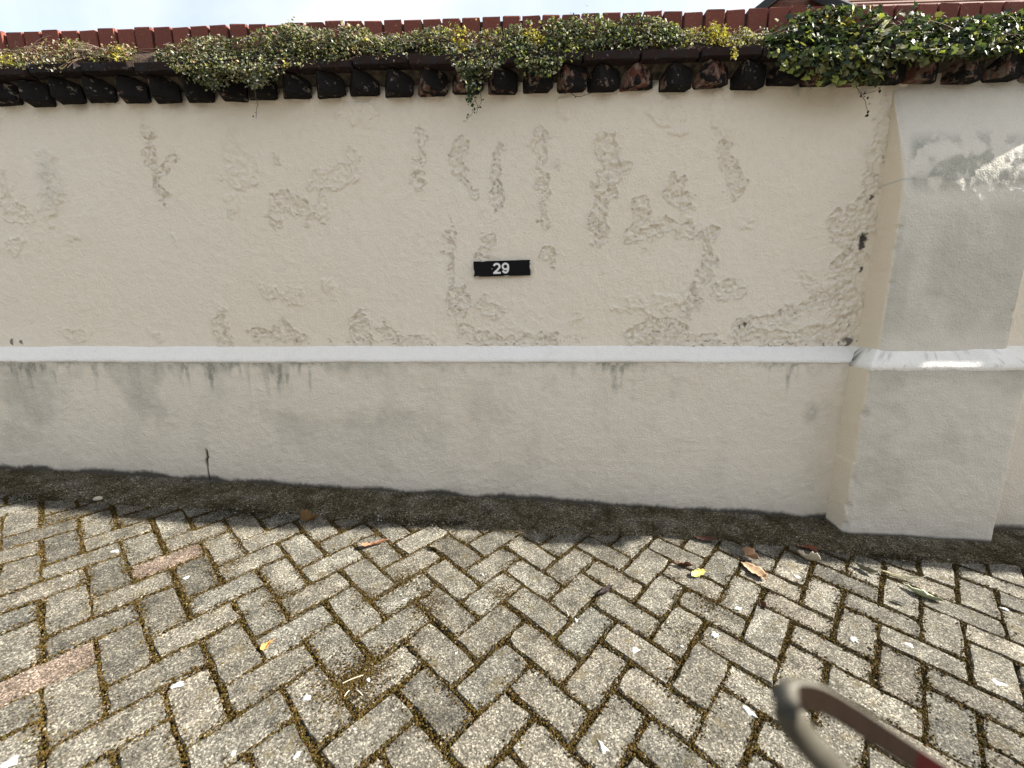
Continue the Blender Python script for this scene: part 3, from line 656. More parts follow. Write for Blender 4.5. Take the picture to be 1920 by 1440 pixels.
# ================================================================== house behind the wall
def build_house():
    M_hb = NT('house_brick'); p = M_hb.pos(); tcx = M_hb.n('TexBrick'); mp = M_hb.n('Mapping'); mp.inputs['Rotation'].default_value = (math.radians(90), 0, 0)
    M_hb.l(p, mp.inputs['Vector']); M_hb.l(mp.outputs[0], tcx.inputs['Vector']); tcx.inputs['Scale'].default_value = 4.4; tcx.inputs['Mortar Size'].default_value = .012
    tcx.inputs['Color1'].default_value = (.22, .09, .06, 1); tcx.inputs['Color2'].default_value = (.17, .075, .055, 1); tcx.inputs['Mortar'].default_value = (.26, .19, .15, 1)
    mb = M_hb.done(tcx.outputs['Color'], .9)
    mr = mat_plain('roof_tile', (.15, .07, .05), .85, .3, 8); mt = mat_plain('dark_verge', (.03, .03, .032), .7)
    Y = 5.2; c0 = on_wall(1443, 15, Y); c1 = on_wall(1462, 0, Y)
    root = empty('brick_house', (c0[0] + 2.0, Y, GY * 5)); tag(root, 'red brick house with dark roof verge showing behind the coping', 'house')
    L = -Vector(root.location)
    sl_ = (c1[2] - c0[2]) / (c1[0] - c0[0]); x0 = c0[0] - .5; z0 = c0[2] - .5 * sl_; xt = x0 + 1.3; zt = z0 + 1.3 * sl_; x1 = x0 + 6; zb = .3
    bm = bmesh.new()
    pts = [(x0 + .0, zb), (x1, zb), (x1, zt), (xt, zt), (x0, z0)]
    f1 = [bm.verts.new((a, Y, b)) for a, b in pts]; f2 = [bm.verts.new((a, Y + 4, b)) for a, b in pts]
    bm.faces.new(f1); bm.faces.new(f2[::-1])
    for i in range(5): bm.faces.new((f1[i], f2[i], f2[(i + 1) % 5], f1[(i + 1) % 5]))
    o = link('wall', bm_mesh('house_wall', bm), mb, root); o.location = L
    # verge board along the sloping edge
    n = Vector((-sl_, 0, 1)).normalized(); d = Vector((1, 0, sl_)).normalized()
    def slab(name, p0, p1, th, y0, y1, mat):
        bm = bmesh.new(); q = [Vector(p0), Vector(p1), Vector(p1) + n * th, Vector(p0) + n * th]
        a = [bm.verts.new((v.x, y0, v.z)) for v in q]; b = [bm.verts.new((v.x, y1, v.z)) for v in q]
        bm.faces.new(a); bm.faces.new(b[::-1])
        for i in range(4): bm.faces.new((a[i], b[i], b[(i + 1) % 4], a[(i + 1) % 4]))
        bmesh.ops.recalc_face_normals(bm, faces=bm.faces[:]); o = link(name, bm_mesh(name, bm), mat, root); o.location = L; return o
    slab('roof_verge', Vector((x0, 0, z0)) - d * .3 + n * .003, Vector((xt, 0, zt)) + n * .003, .07, Y - .12, Y + 4.1, mt)
    # lower wing with a tiled roof to the right, in front
    w0 = on_wall(1592, 8, Y - .6); rx0 = w0[0]; rx1 = rx0 + 4.5; zr = w0[2] - .05
    for k in range(9):
        bm = box_bm(rx0, rx1, 0, .20, 0, .03, .004); o = link('roof_tile_course', bm_mesh('course', bm), mr, root)
        o.location = Vector((0, Y - .75 + k * .10, zr - .12 + k * .085)) + L; o.rotation_euler = (math.radians(35), 0, 0)
    o = link('wing_wall', bm_mesh('wing_wall', box_bm(rx0 + .08, rx1 - .08, Y - .62, Y - .003, .3, zr - .10)), mb, root); o.location = L
    o = link('roof_verge', bm_mesh('wing_verge', box_bm(rx0 - .05, rx0 - .003, -.05, 1.05, -.02, .06, .004)), mt, root); o.location = Vector((0, Y - .75, zr - .13)) + L; o.rotation_euler = (math.radians(40), 0, 0)
build_house()

def build_sky_block():  # unseen terrace, added to cut low sky so wall light comes from above
    mb = mat_plain('sky_block_brick', (.17, .11, .085), .9, .25, 3); mr = mat_plain('sky_block_roof', (.10, .09, .085), .85, .25, 5); mw = mat_plain('block_window_frame', (.6, .6, .58), .6, .05); mg = mat_plain('block_window_glass', (.03, .035, .04), .15, .2, 3, 0.0, .5)
    Y = -4.8; zb = GY * -4.8 - .6; zt = 2.2
    root = empty('sky_block_terrace', (0, Y - 2, zb + .6)); tag(root, 'long low brick terrace added behind the viewer to block low sky', 'house'); L = -Vector(root.location)
    def pb_(name, *b, mat=mb, bev=0.0, parent=None):
        o = link(name, bm_mesh(name, box_bm(*b, bev)), mat, parent or root); o.location = L if parent is None else (0, 0, 0); return o
    pb_('wall', -11, 11, Y - 6, Y, zb, zt)
    bm = bmesh.new(); prof = [(Y + .35, zt - .05), (Y + .35, zt + .06), (Y - 3, zt + 2.3), (Y - 6.35, zt + .06), (Y - 6.35, zt - .05), (Y - 3, zt + 2.1)]
    a = [bm.verts.new((-11.3, y, z)) for y, z in prof]; b = [bm.verts.new((11.3, y, z)) for y, z in prof]; bm.faces.new(a); bm.faces.new(b[::-1])
    for i in range(6): bm.faces.new((a[i], b[i], b[(i + 1) % 6], a[(i + 1) % 6]))
    bmesh.ops.recalc_face_normals(bm, faces=bm.faces[:]); o = link('roof', bm_mesh('roof', bm), mr, root); o.location = L
    for k in range(6):
        xc = -9 + 3.6 * k; w = pb_('window', xc - .65, xc + .65, Y, Y + .05, .5, 1.7, mat=mw, bev=.01); pb_('pane', xc - .55, xc - .04, Y + .052, Y + .06, .6, 1.6, mat=mg, parent=w); pb_('pane', xc + .04, xc + .55, Y + .052, Y + .06, .6, 1.6, mat=mg, parent=w)
build_sky_block()

# ================================================================== number plate
def number_plate():
    c = [on_wall(*q, 1.9) for q in [(887, 490), (994, 487), (996, 517), (889, 520)]]
    cx = sum(p[0] for p in c) / 4; cz = sum(p[2] for p in c) / 4; W, Hh = .250, .066; Y = 1.893
    root = empty('number_plate', (cx, Y + .004, cz)); tag(root, 'small black plate with white number 29 screwed flat to the cream wall', 'sign'); root.rotation_euler = (0, -math.radians(1.25), 0)
    t = NT('black_plate'); p = t.objc()
    t.done(t.mix(t.ramp(t.noise(p, 90, 4), [(.55, 0.0), (.8, .25)]), (.002, .002, .003), (.012, .012, .014)), .5, None, .2)
    bm = box_bm(-W / 2, W / 2, -.003, .004, -Hh / 2, Hh / 2, .001); o = link('plate', bm_mesh('plate', bm), t.m, root); o.location = (0, -.004, 0)
    white = mat_plain('white_paint', (.78, .78, .77), .6, .04); cream = mat_plain('cream_paint', (.70, .65, .55), .8, .08)
    def stroke(path, w, dy=0.0):
        V = []; Fq = []
        for i, p in enumerate(path):
            a = Vector(path[max(i - 1, 0)]); b = Vector(path[min(i + 1, len(path) - 1)]); d = (b - a).normalized(); n = Vector((-d.y, d.x))
            for s in (1, -1):
                q = Vector(p) + n * (w / 2 * s); V.append((q.x, -.0086 - dy, q.y))
        for i in range(len(path) - 1): Fq.append((2 * i, 2 * i + 1, 2 * i + 3, 2 * i + 2))
        return V, Fq
    def digit(name, strokes, ox):
        V, Fq = [], []
        for si, (path, w) in enumerate(strokes):
            v, f = stroke([(x * .034 + ox, y * .046 - .0225) for x, y in path], w, .0004 * si); b = len(V)
            V += v; Fq += [tuple(b + i for i in q) for q in f]
        me = bpy.data.meshes.new(name); me.from_pydata(V, [], Fq); bm = bmesh.new(); bm.from_mesh(me)
        bmesh.ops.recalc_face_normals(bm, faces=bm.faces[:])
        ex = bmesh.ops.extrude_face_region(bm, geom=bm.faces[:]); bmesh.ops.translate(bm, verts=[v for v in ex['geom'] if isinstance(v, bmesh.types.BMVert)], vec=(0, .0012, 0)); bmesh.ops.recalc_face_normals(bm, faces=bm.faces[:])
        bm.to_mesh(me); bm.free(); o = link(name, me, white, root); return o
    sw = .0086; A = lambda cx, cy, rx, ry, a0, a1, n: [(cx + rx * math.cos(math.radians(a0 + (a1 - a0) * i / n)), cy + ry * math.sin(math.radians(a0 + (a1 - a0) * i / n))) for i in range(n + 1)]
    two = A(.50, .68, .37, .235, 168, -28, 16) + [(.70, .46), (.52, .32), (.30, .20), (.20, .10), (.16, .04)]
    foot = [(.03, .085), (1.0, .085)]
    nine_bowl = A(.50, .655, .36, .26, 0, 360, 28)
    nine_tail = [(.86, .66), (.86, .52), (.845, .38), (.80, .25), (.71, .15), (.58, .095), (.45, .095), (.32, .13), (.22, .20), (.155, .285)]
    digit('digit', [(two, sw), (foot, .0082)], -.0395); digit('digit', [(nine_bowl, sw), (nine_tail, sw)], -.0015)
    # old wall paint slopped on to the plate's rim, and one fixing dot
    r = random.Random(9)
    def dab(x, z, w, h, nm='paint_dab'):
        bm = bmesh.new(); n = 9; vs_ = [bm.verts.new((x + w * r.uniform(.6, 1.1) * math.cos(6.283 * i / n), -.0082, z + h * r.uniform(.6, 1.1) * math.sin(6.283 * i / n))) for i in range(n)]; bm.faces.new(vs_)
        ex = bmesh.ops.extrude_face_region(bm, geom=bm.faces[:]); bmesh.ops.translate(bm, verts=[v for v in ex['geom'] if isinstance(v, bmesh.types.BMVert)], vec=(0, .0015, 0)); bmesh.ops.recalc_face_normals(bm, faces=bm.faces[:])
        return link(nm, bm_mesh(nm, bm), cream, root)
    dab(-.044, -.001, .0022, .0026, 'fixing'); dab(.1235, .004, .0018, .014); dab(.1235, .022, .0016, .007); dab(-.1235, -.012, .0015, .012); dab(-.110, -.0315, .010, .0013); dab(-.085, .0318, .014, .0012); dab(.02, -.032, .016, .001)
number_plate()

# ================================================================== plants on the wall
def leaf_shape(kind):
    if kind == 'ivy':   # rounded five-lobed leaf, stalk at origin, tip along +y
        pts = [(0, 0), (.30, -.10), (.52, .10), (.42, .34), (.50, .60), (.25, .68), (0, 1.0), (-.25, .68), (-.50, .60), (-.42, .34), (-.52, .10), (-.30, -.10)]
    else:
        pts = [(0, 0), (.22, .15), (.32, .42), (.24, .72), (0, 1.0), (-.24, .72), (-.32, .42), (-.22, .15)]
    pts = np.array(pts); z = .16 * np.abs(pts[:, 0]) - .12 * pts[:, 1] ** 2
    V = np.concatenate([np.stack([pts[:, 0], pts[:, 1], z], -1), [[0, .42, -.04]]]); n = len(pts)
    return V, np.array([(i, (i + 1) % n, n) for i in range(n)])
IVY, IVF = leaf_shape('ivy'); OVL, OVF = leaf_shape('oval')
TOPX = [-60, 0, 60, 120, 180, 230, 290, 330, 400, 450, 500, 540, 600, 670, 700, 740, 800, 850, 900, 950, 1000, 1050, 1100, 1150, 1200, 1240, 1280, 1340, 1380, 1420, 1450, 1490, 1560, 1640, 1700, 1780, 1860, 1920, 2000]
TOPY = [-3 + v for v in [95, 95, 85, 75, 95, 90, 102, 85, 75, 80, 60, 50, 62, 55, 75, 70, 60, 55, 65, 60, 40, 45, 35, 45, 35, 45, 62, 45, 60, 68, 50, 35, 25, 20, 30, 40, 35, 30, 30]]
BOTX = [-60, 0, 90, 120, 150, 300, 330, 360, 400, 440, 480, 520, 545, 600, 700, 830, 860, 875, 890, 915, 950, 990, 1030, 1060, 1150, 1280, 1365, 1378, 1395, 1440, 1455, 1500, 1560, 1620, 1700, 1740, 1800, 1880, 1920, 2000]
BOTY = [118, 120, 125, 135, 112, 108, 130, 150, 165, 148, 168, 145, 118, 112, 104, 95, 130, 170, 185, 140, 102, 130, 140, 108, 92, 85, 84, 108, 82, 88, 112, 142, 152, 158, 118, 108, 102, 92, 88, 88]
def tile_px(x): return np.interp(x, [0, 480, 960, 1440, 1920], [128, 122, 114, 100, 88])
def unit(v): return v / (np.linalg.norm(v, axis=-1, keepdims=True) + 1e-9)
def leaf_frames(n, up=.75, out=.65, spread=.55):
    N = unit(np.array([0, -out, up]) + rng.normal(0, spread, (n, 3))); T = unit(np.cross(N, rng.normal(0, 1, (n, 3)))); S = np.cross(T, N); return np.stack([S, T, N], -1)   # columns
PAL = {'green': (.068, .088, .036), 'dark': (.026, .042, .022), 'olive': (.145, .140, .062), 'yellow': (.34, .29, .05), 'lime': (.21, .23, .05), 'tan': (.30, .22, .13), 'pale': (.36, .35, .30), 'rust': (.17, .075, .045)}
def make_plant(name, x0, x1, n, size, mix, label, stems=18, clusters=60, single=0, yellow_at=(), extra=None):
    base = on_wall((x0 + x1) / 2, float(tile_px((x0 + x1) / 2)), 1.88)
    root = empty(name, base); tag(root, label, 'plant', 'creepers rooted in the top of the wall')
    # leaves grow in tufts
    cxs = rng.uniform(x0, x1, clusters); f = rng.beta(1.1, 1.3, clusters)
    cid = rng.integers(0, clusters, n); px = np.clip(cxs[cid] + rng.normal(0, 14, n), x0 - 8, x1 + 8)
    tp = np.interp(px, TOPX, TOPY); bt = np.interp(px, BOTX, BOTY); tl = tile_px(px)
    py = tp + (bt - tp) * np.clip(f[cid] + rng.normal(0, .17, n), 0, 1)
    sp_ = rng.random(n) < .10; py = py - sp_ * rng.exponential(3.5, n) * (py < tl); py = py + rng.normal(0, 3, n) + 9 * (vnoise(px / 16., px * 0, 55) - .5)
    fr = np.clip((py - tp) / (tl - tp + 1e-6), 0, 1.2)
    Yd = np.where(py < tl - 2, 1.905 - .085 * fr + rng.normal(0, .018, n), 1.802 + rng.normal(0, .010, n)); Yd = np.clip(Yd, 1.775, 1.942)
    d = np.stack([(px - 960) / F, (py - 720) / F, np.ones(n)], -1) @ R.T; P = d * (Yd / d[:, 1])[:, None] + np.array([0, 0, H0])
    hang = py > tl
    Fm = leaf_frames(n); Fh = leaf_frames(n, .35, .95, .45); Fm[hang] = Fh[hang]
    sz = size * rng.uniform(.55, 1.25, n)
    names = list(mix); pr = np.array([mix[k] for k in names]); ck = rng.choice(len(names), clusters * 3, p=pr / pr.sum())
    pick = np.where(rng.random(n) < .45, ck[cid], rng.choice(len(names), n, p=pr / pr.sum())); col = np.array([PAL[k] for k in names])[pick] * rng.uniform(.65, 1.4, (n, 1))
    for (yx, yy, rad) in yellow_at:
        near = (np.hypot(px - yx, py - yy) < rad) & (rng.random(n) < .7); col[near] = np.array(PAL['yellow']) * rng.uniform(.7, 1.3, (near.sum(), 1))
    order = np.argsort(Yd - .0004 * py); sing = set(order[:single].tolist())
    rest = np.array([i for i in range(n) if i not in sing]); LV, LF = (IVY, IVF) if size > .017 else (OVL, OVF)
    V = np.einsum('nij,vj->nvi', Fm[rest] * sz[rest][:, None, None], LV) + P[rest][:, None, :]
    V += rng.normal(0, .0011, V.shape)
    Fq = (LF[None] + len(LV) * np.arange(len(rest))[:, None, None]).reshape(-1, 3)
    fo = link('foliage', np_mesh('foliage', V.reshape(-1, 3), Fq, True, {'tint': np.repeat(col[rest], len(LV), 0)}), M_leaf, root); fo.location = -Vector(base); tag(fo, kind='stuff')
    if single:
        metas = []
        for k in range(10):
            VV = LV.copy(); VV[:, 2] *= rng.uniform(.3, 1.8); VV += rng.normal(0, .03, VV.shape); c = np.array(PAL[names[rng.choice(len(names), p=pr / pr.sum())]]) * rng.uniform(.7, 1.35)
            if k == 0 and yellow_at: c = np.array(PAL['lime']) * 1.2
            me = np_mesh('leaf', VV, LF, True, {'tint': np.repeat(c[None], len(VV), 0)}); me.materials.append(M_leaf); metas.append(me)
        for i in order[:single]:
            o = bpy.data.objects.new('leaf', metas[rng.integers(0, 10)]); C.objects.link(o); o.parent = root
            m3 = Matrix(Fm[i].tolist()).to_4x4(); o.matrix_local = Matrix.Translation(Vector(P[i]) - Vector(base)) @ m3 @ Matrix.Diagonal((sz[i], sz[i], sz[i], 1))
    # woody and dry stems
    for nm, mat, cnt, rr in (('stem', M_stem, stems * 2, .0014), ('dry_stem', M_drystem, stems, .0008)):
        SV, SF = [], []
        for k in range(cnt):
            sxp = random.uniform(x0, x1); ex_ = sxp + random.gauss(0, 45); tl_ = float(tile_px(sxp)); tpv = float(np.interp(ex_, TOPX, TOPY)); btv = float(np.interp(ex_, BOTX, BOTY))
            ey = random.uniform(tpv - (10 if nm == 'dry_stem' else 2), btv); p0 = Vector(on_wall(sxp, tl_ - 14, 1.90)); p1 = Vector(on_wall(ex_, ey, 1.80 if ey > tl_ else random.uniform(1.82, 1.9)))
            mid = (p0 + p1) / 2 + Vector((random.gauss(0, .01), -.02, .018 + random.random() * .012)); pts = [p0.lerp(mid, t_).lerp(mid.lerp(p1, t_), t_) for t_ in (0, .2, .4, .6, .8, 1)]
            v, f_ = tube_arrays(pts, [rr * (1.3 - .8 * i / 5) for i in range(6)], 4); b = len(SV); SV += v; SF += [tuple(b + i for i in q) for q in f_]
        if SV:
            o = link(nm, np_mesh(nm, np.array(SV), np.array(SF)), mat, root); o.location = -Vector(base); tag(o, kind='stuff')
    return root
def trail(root, pts_px, Y, leaves, size, tint, name='trailing_stem'):
    pts = [Vector(on_wall(px, py, Y)) for px, py in pts_px]; fine_ = []
    for a, b in zip(pts[:-1], pts[1:]):
        for t_ in (0, .33, .66): fine_.append(a.lerp(b, t_) + Vector((random.gauss(0, .0015), random.gauss(0, .002), random.gauss(0, .001))))
    fine_.append(pts[-1]); v, f_ = tube_arrays(fine_, [.0013 - .0007 * i / len(fine_) for i in range(len(fine_))], 4)
    o = link(name, np_mesh(name, np.array(v), np.array(f_)), M_stem, root); o.location = -Vector(root.location)
    V, Fq, T = [], [], []
    Fm = leaf_frames(leaves, .3, .9, .5)
    for i in range(leaves):
        c = fine_[min(len(fine_) - 1, int((i + random.random()) / leaves * len(fine_)))] + Vector((random.gauss(0, .006), -.004, random.gauss(0, .004))); s = size * random.uniform(.6, 1.2)
        q = (Fm[i] * s) @ OVL.T; b = len(V) * 1; V.append(q.T + np.array(c)); Fq.append(OVF + i * len(OVL)); T.append(np.repeat(np.array([tint]) * random.uniform(.7, 1.3), len(OVL), 0))
    o2 = link('trailing_leaves', np_mesh('trailing_leaves', np.concatenate(V), np.concatenate(Fq), True, {'tint': np.concatenate(T)}), M_leaf, root); o2.location = -Vector(root.location); tag(o2, kind='stuff')

make_plant('creeping_plant', -50, 245, 2300, .0105, {'tan': .28, 'olive': .30, 'lime': .10, 'pale': .16, 'rust': .10, 'green': .06}, 'sparse brownish creeper with pale flecks at the far left of the coping', 40, 46, yellow_at=[(218, 97, 13), (15, 110, 14)])
p2 = make_plant('creeping_plant', 300, 560, 4800, .0118, {'green': .28, 'olive': .30, 'dark': .12, 'pale': .16, 'lime': .06, 'tan': .10}, 'small-leaved creeper spilling over the sooty corbels left of centre', 30, 80, yellow_at=[(535, 118, 10)])
make_plant('creeping_plant', 540, 690, 2700, .0118, {'green': .28, 'olive': .32, 'dark': .10, 'pale': .16, 'tan': .12}, 'low rounded creeper mound reaching the coping, left of the hanging trail', 16, 40)
p3 = make_plant('creeping_plant', 690, 950, 4300, .0122, {'green': .28, 'olive': .26, 'dark': .14, 'pale': .17, 'lime': .07, 'yellow': .02, 'tan': .08}, 'creeper with a leafy trail hanging down the wall above the number plate', 26, 70, yellow_at=[(862, 68, 14), (868, 90, 9)])
make_plant('creeping_plant', 945, 1285, 5400, .0135, {'green': .40, 'dark': .20, 'olive': .20, 'pale': .10, 'lime': .08, 'tan': .02}, 'dense green creeper with a yellow patch right of the hanging trail', 26, 90, yellow_at=[(995, 60, 13), (1010, 75, 12), (1225, 85, 10)])
make_plant('creeping_plant', 1285, 1425, 1400, .0112, {'olive': .34, 'yellow': .22, 'tan': .18, 'pale': .12, 'lime': .14}, 'small yellowing creeper beside the large-leaved ivy', 20, 24, yellow_at=[(1345, 60, 22), (1380, 98, 10)])
p6 = make_plant('ivy', 1448, 1990, 4200, .0225, {'green': .42, 'dark': .38, 'olive': .11, 'lime': .08, 'pale': .01}, 'large-leaved dark green ivy draped over the wall top above the pier', 40, 110, single=280, yellow_at=[(1588, 38, 9), (1555, 38, 8)])
trail(p3, [(885, 165), (890, 185), (895, 200), (884, 215), (872, 230)], 1.806, 9, .010, (.03, .042, .02)); trail(p3, [(890, 165), (880, 185), (888, 200)], 1.80, 46, .012, (.035, .06, .022)); trail(p3, [(880, 120), (878, 150), (886, 180)], 1.80, 80, .013, (.04, .065, .025)); trail(p3, [(900, 170), (902, 190), (893, 214)], 1.803, 8, .010, (.03, .045, .02))
trail(p2, [(478, 165), (482, 195), (480, 222)], 1.81, 5, .009, (.025, .03, .015))
trail(p6, [(1602, 155), (1612, 175), (1622, 190), (1628, 215)], 1.82, 9, .013, (.022, .03, .014)); trail(p6, [(1612, 178), (1640, 172), (1658, 158)], 1.83, 6, .012, (.022, .03, .014)); trail(p6, [(1515, 150), (1522, 168)], 1.82, 4, .016, (.022, .035, .014))
trail(p3, [(1060, 172), (1088, 182), (1110, 174)], 1.86, 4, .008, (.022, .025, .012))
trail(p6, [(1880, 58), (1900, 68), (1925, 80)], 1.80, 1, .006, (.4, .38, .33)); trail(p6, [(1870, 66), (1895, 66), (1925, 66)], 1.80, 1, .006, (.4, .38, .33))

for k in range(9):  # unseen trails added in the gap to break sun on the pier into streaks
    x_ = 2180 + 52 * k; trail(p6, [(x_, 40 + 10 * (k % 3)), (x_ + 20, 95), (x_ + random.uniform(-25, 25), 130)], 1.85 + .012 * (k % 4), 4, .016, (.02, .035, .016))
# ================================================================== litter on the paving
_ex = (Vector((1, 0, 0)) - NRM * NRM.x).normalized(); GBAS = Matrix((_ex, NRM.cross(_ex), NRM)).transposed()
def dead_leaf(px, py, length, width, ang, col, col2, curl, label, lift=.0, name='fallen_leaf', roll=0.0):
    length *= 1.3; width *= 1.35; col = tuple(v * .75 for v in col); col2 = tuple(v * .75 for v in col2)
    nu, nv = 9, 17; g_ = Vector(on_ground(px, py)); V = []; T = []; r_ = random.Random(px + 3 * py); ph = [r_.uniform(0, 6.28) for _ in range(4)]; tw = r_.uniform(-.9, .9); bend = r_.uniform(-.25, .25)
    for j in range(nv):
        v = j / (nv - 1); w = width * (math.sin(math.pi * v ** .8) ** .9) * .5 * (1 + .12 * math.sin(v * 17 + ph[0]))
        for i in range(nu):
            u = i / (nu - 1) * 2 - 1; y = (v - .5) * length; x = u * w
            cu = abs(u) ** 1.3 * (1 + .5 * math.sin(v * 5 + ph[1] + (u > 0) * 2)); z = cu * w * curl * 1.25 + (v - .5) ** 2 * length * curl * .9 + .0022 * math.sin(v * 34 + ph[2]) * abs(u) + u * w * tw * (v - .5) * 1.5 + random.gauss(0, .0005); x += bend * length * (v - .5) ** 2 * 2; x *= 1 - .25 * min(1, curl) * abs(u)
            V.append((x, y, z)); k = .5 + .5 * math.sin(v * 44 + abs(u) * 5); mixf = .35 * k + (.5 if abs(u) < .2 else 0)
            T.append([a + (b - a) * mixf for a, b in zip(col, col2)])
    V = np.array(V); mat = Matrix.Rotation(roll, 3, 'Y'); V = V @ np.array(mat).T
    V[:, 2] -= np.percentile(V[:, 2], 3)
    me = np_mesh(name, V, grid_faces(nu, nv), True, {'tint': np.array(T)}); me.materials.append(M_dead)
    o = link(name, me); m3 = GBAS @ Matrix.Rotation(math.radians(ang), 3, 'Z')
    o.matrix_world = Matrix.Translation(g_ + NRM * (.003 + lift)) @ m3.to_4x4()
    md = o.modifiers.new('thick', 'SOLIDIFY'); md.thickness = .0006
    return tag(o, label, 'leaf', 'dead leaves lying on the paving')
TAN, TAN2 = (.42, .28, .17), (.30, .17, .09); BR, BR2 = (.14, .06, .03), (.07, .03, .02); CRM, CRM2 = (.62, .56, .42), (.45, .36, .22)
dead_leaf(703, 1024, .080, .028, -62, (.34, .17, .10), (.18, .08, .05), .5, 'ribbed reddish-brown leaf lying edge-on below the hanging trail', roll=-.5)
dead_leaf(580, 978, .055, .040, -70, (.22, .13, .05), (.12, .07, .03), .9, 'curled brown leaf on the shadow edge, left of centre', .004)
dead_leaf(818, 1030, .040, .016, 75, CRM, (.5, .45, .35), .7, 'small cream curled leaf below the number plate', .002)
dead_leaf(1135, 1113, .060, .020, -50, (.045, .03, .028), (.025, .018, .016), 1.0, 'shrivelled blackish leaf on a paver in the middle')
dead_leaf(1280, 1062, .055, .016, 80, BR, BR2, 1.0, 'thin dark brown leaf just left of the yellow leaf')
dead_leaf(1308, 1077, .060, .024, -62, (.62, .55, .16), (.50, .46, .20), .5, 'pale yellow leaf curled on the paving', roll=.3)
dead_leaf(1405, 1047, .055, .034, 30, TAN, TAN2, .9, 'crumpled tan leaf touching the larger tan leaf behind it', .006)
dead_leaf(1414, 1072, .080, .046, 28, (.46, .32, .20), TAN2, .35, 'largest tan leaf with a clear midrib, right of the yellow leaf')
dead_leaf(1513, 1052, .060, .030, 50, CRM, (.25, .13, .06), 1.1, 'cream cupped leaf with a brown hollow near the pier', .004, roll=.5)
dead_leaf(1511, 1029, .060, .026, 70, (.26, .09, .045), (.16, .05, .03), .4, 'rust-red leaf in the shade behind the cream cupped leaf')
dead_leaf(1320, 1015, .075, .026, 82, (.12, .05, .03), BR2, .4, 'dark red-brown leaf in the shade on the concrete strip', .006)
dead_leaf(1620, 1071, .060, .016, 35, (.22, .21, .14), (.10, .09, .05), 1.0, 'narrow rolled grey-green leaf in front of the pier', roll=.6)
dead_leaf(1684, 1084, .125, .011, 72, (.62, .58, .42), (.50, .45, .30), .8, 'long thin pale rolled leaf in front of the pier')
dead_leaf(1727, 1118, .085, .026, 40, (.48, .50, .34), (.62, .62, .48), .7, 'pale green folded leaf nearest the right edge', roll=.5)
dead_leaf(501, 1211, .032, .015, -25, (.66, .34, .10), (.55, .24, .07), .4, 'small orange leaf on moss at lower left')
dead_leaf(1429, 1137, .028, .016, 10, (.12, .055, .03), BR2, .8, 'small dark brown leaf scrap below the largest tan leaf')
dead_leaf(1683, 1131, .034, .012, 60, (.66, .64, .58), (.5, .48, .42), .8, 'tiny white curled leaf left of the pale green folded leaf')

# pebble on the strip
bm = bmesh.new(); bmesh.ops.create_icosphere(bm, subdivisions=2, radius=1.0)
for v in bm.verts: v.co = Vector((v.co.x * .020, v.co.y * .014, v.co.z * .009)) * (1 + random.gauss(0, .06))
pb = link('pebble', bm_mesh('pebble', bm, True), mat_plain('pebble', (.40, .36, .28), .85)); g_ = Vector(on_ground(185, 941)); pb.location = g_ + Vector((0, 0, .016))
tag(pb, 'flat pale pebble in the shade at the foot of the wall, far left', 'pebble')
# dry stalks
def stalk(p0, p1, label, r=.0011):
    a = Vector(on_ground(*p0)); b = Vector(on_ground(*p1)); pts = [a.lerp(b, t_) + Vector((0, 0, .0035 + .002 * math.sin(t_ * 3.1))) for t_ in (0, .25, .5, .75, 1)]
    base = pts[0]; v, f_ = tube_arrays([p - base for p in pts], r, 5); o = link('dry_stalk', np_mesh('dry_stalk', np.array(v), np.array(f_)), M_drystem); o.location = base
    return tag(o, label, 'stalk', 'bits of dry stalk on the paving')
stalk((643, 1283), (681, 1268), 'straight pale straw on the mossy sunken paver')
stalk((646, 1308), (655, 1297), 'short straw just below the straight one, on moss'); stalk((669, 1296), (680, 1306), 'short straw lying the other way on the sunken paver')
stalk((1243, 1140), (1258, 1147), 'short white stalk in a joint below the yellow leaf'); stalk((1062, 1146), (1066, 1157), 'tiny pale stalk left of the shrivelled blackish leaf')
# white bird droppings, thin splats each on its paver
M_white = mat_plain('dropping', (.42, .42, .40), .8, .10, 200, .8)
def dropping(px, py, s, ang, label, elong=1.5):
    r = random.Random(px * 7 + py); c = Vector(on_ground(px, py)); bm = bmesh.new(); n = 14
    ring = []; mid = bm.verts.new((0, 0, .0022)); inn = []
    for i in range(n):
        t_ = 6.2832 * i / n; q = s * (r.uniform(.6, 1.15) if r.random() < .75 else r.uniform(1.2, 1.6)); ring.append(bm.verts.new((q * elong * math.cos(t_), q * math.sin(t_), -.0015))); inn.append(bm.verts.new((q * .75 * elong * math.cos(t_), q * .75 * math.sin(t_), .0012 + r.random() * .0012)))
    for i in range(n):
        j = (i + 1) % n; bm.faces.new((ring[i], ring[j], inn[j], inn[i])); bm.faces.new((inn[i], inn[j], mid))
    o = link('bird_dropping', bm_mesh('bird_dropping', bm, True), M_white)
    o.matrix_world = Matrix.Translation(c + NRM * .0012) @ (GBAS @ Matrix.Rotation(math.radians(ang), 3, 'Z')).to_4x4()
    return tag(o, label, 'dropping', 'white bird droppings on the pavers')
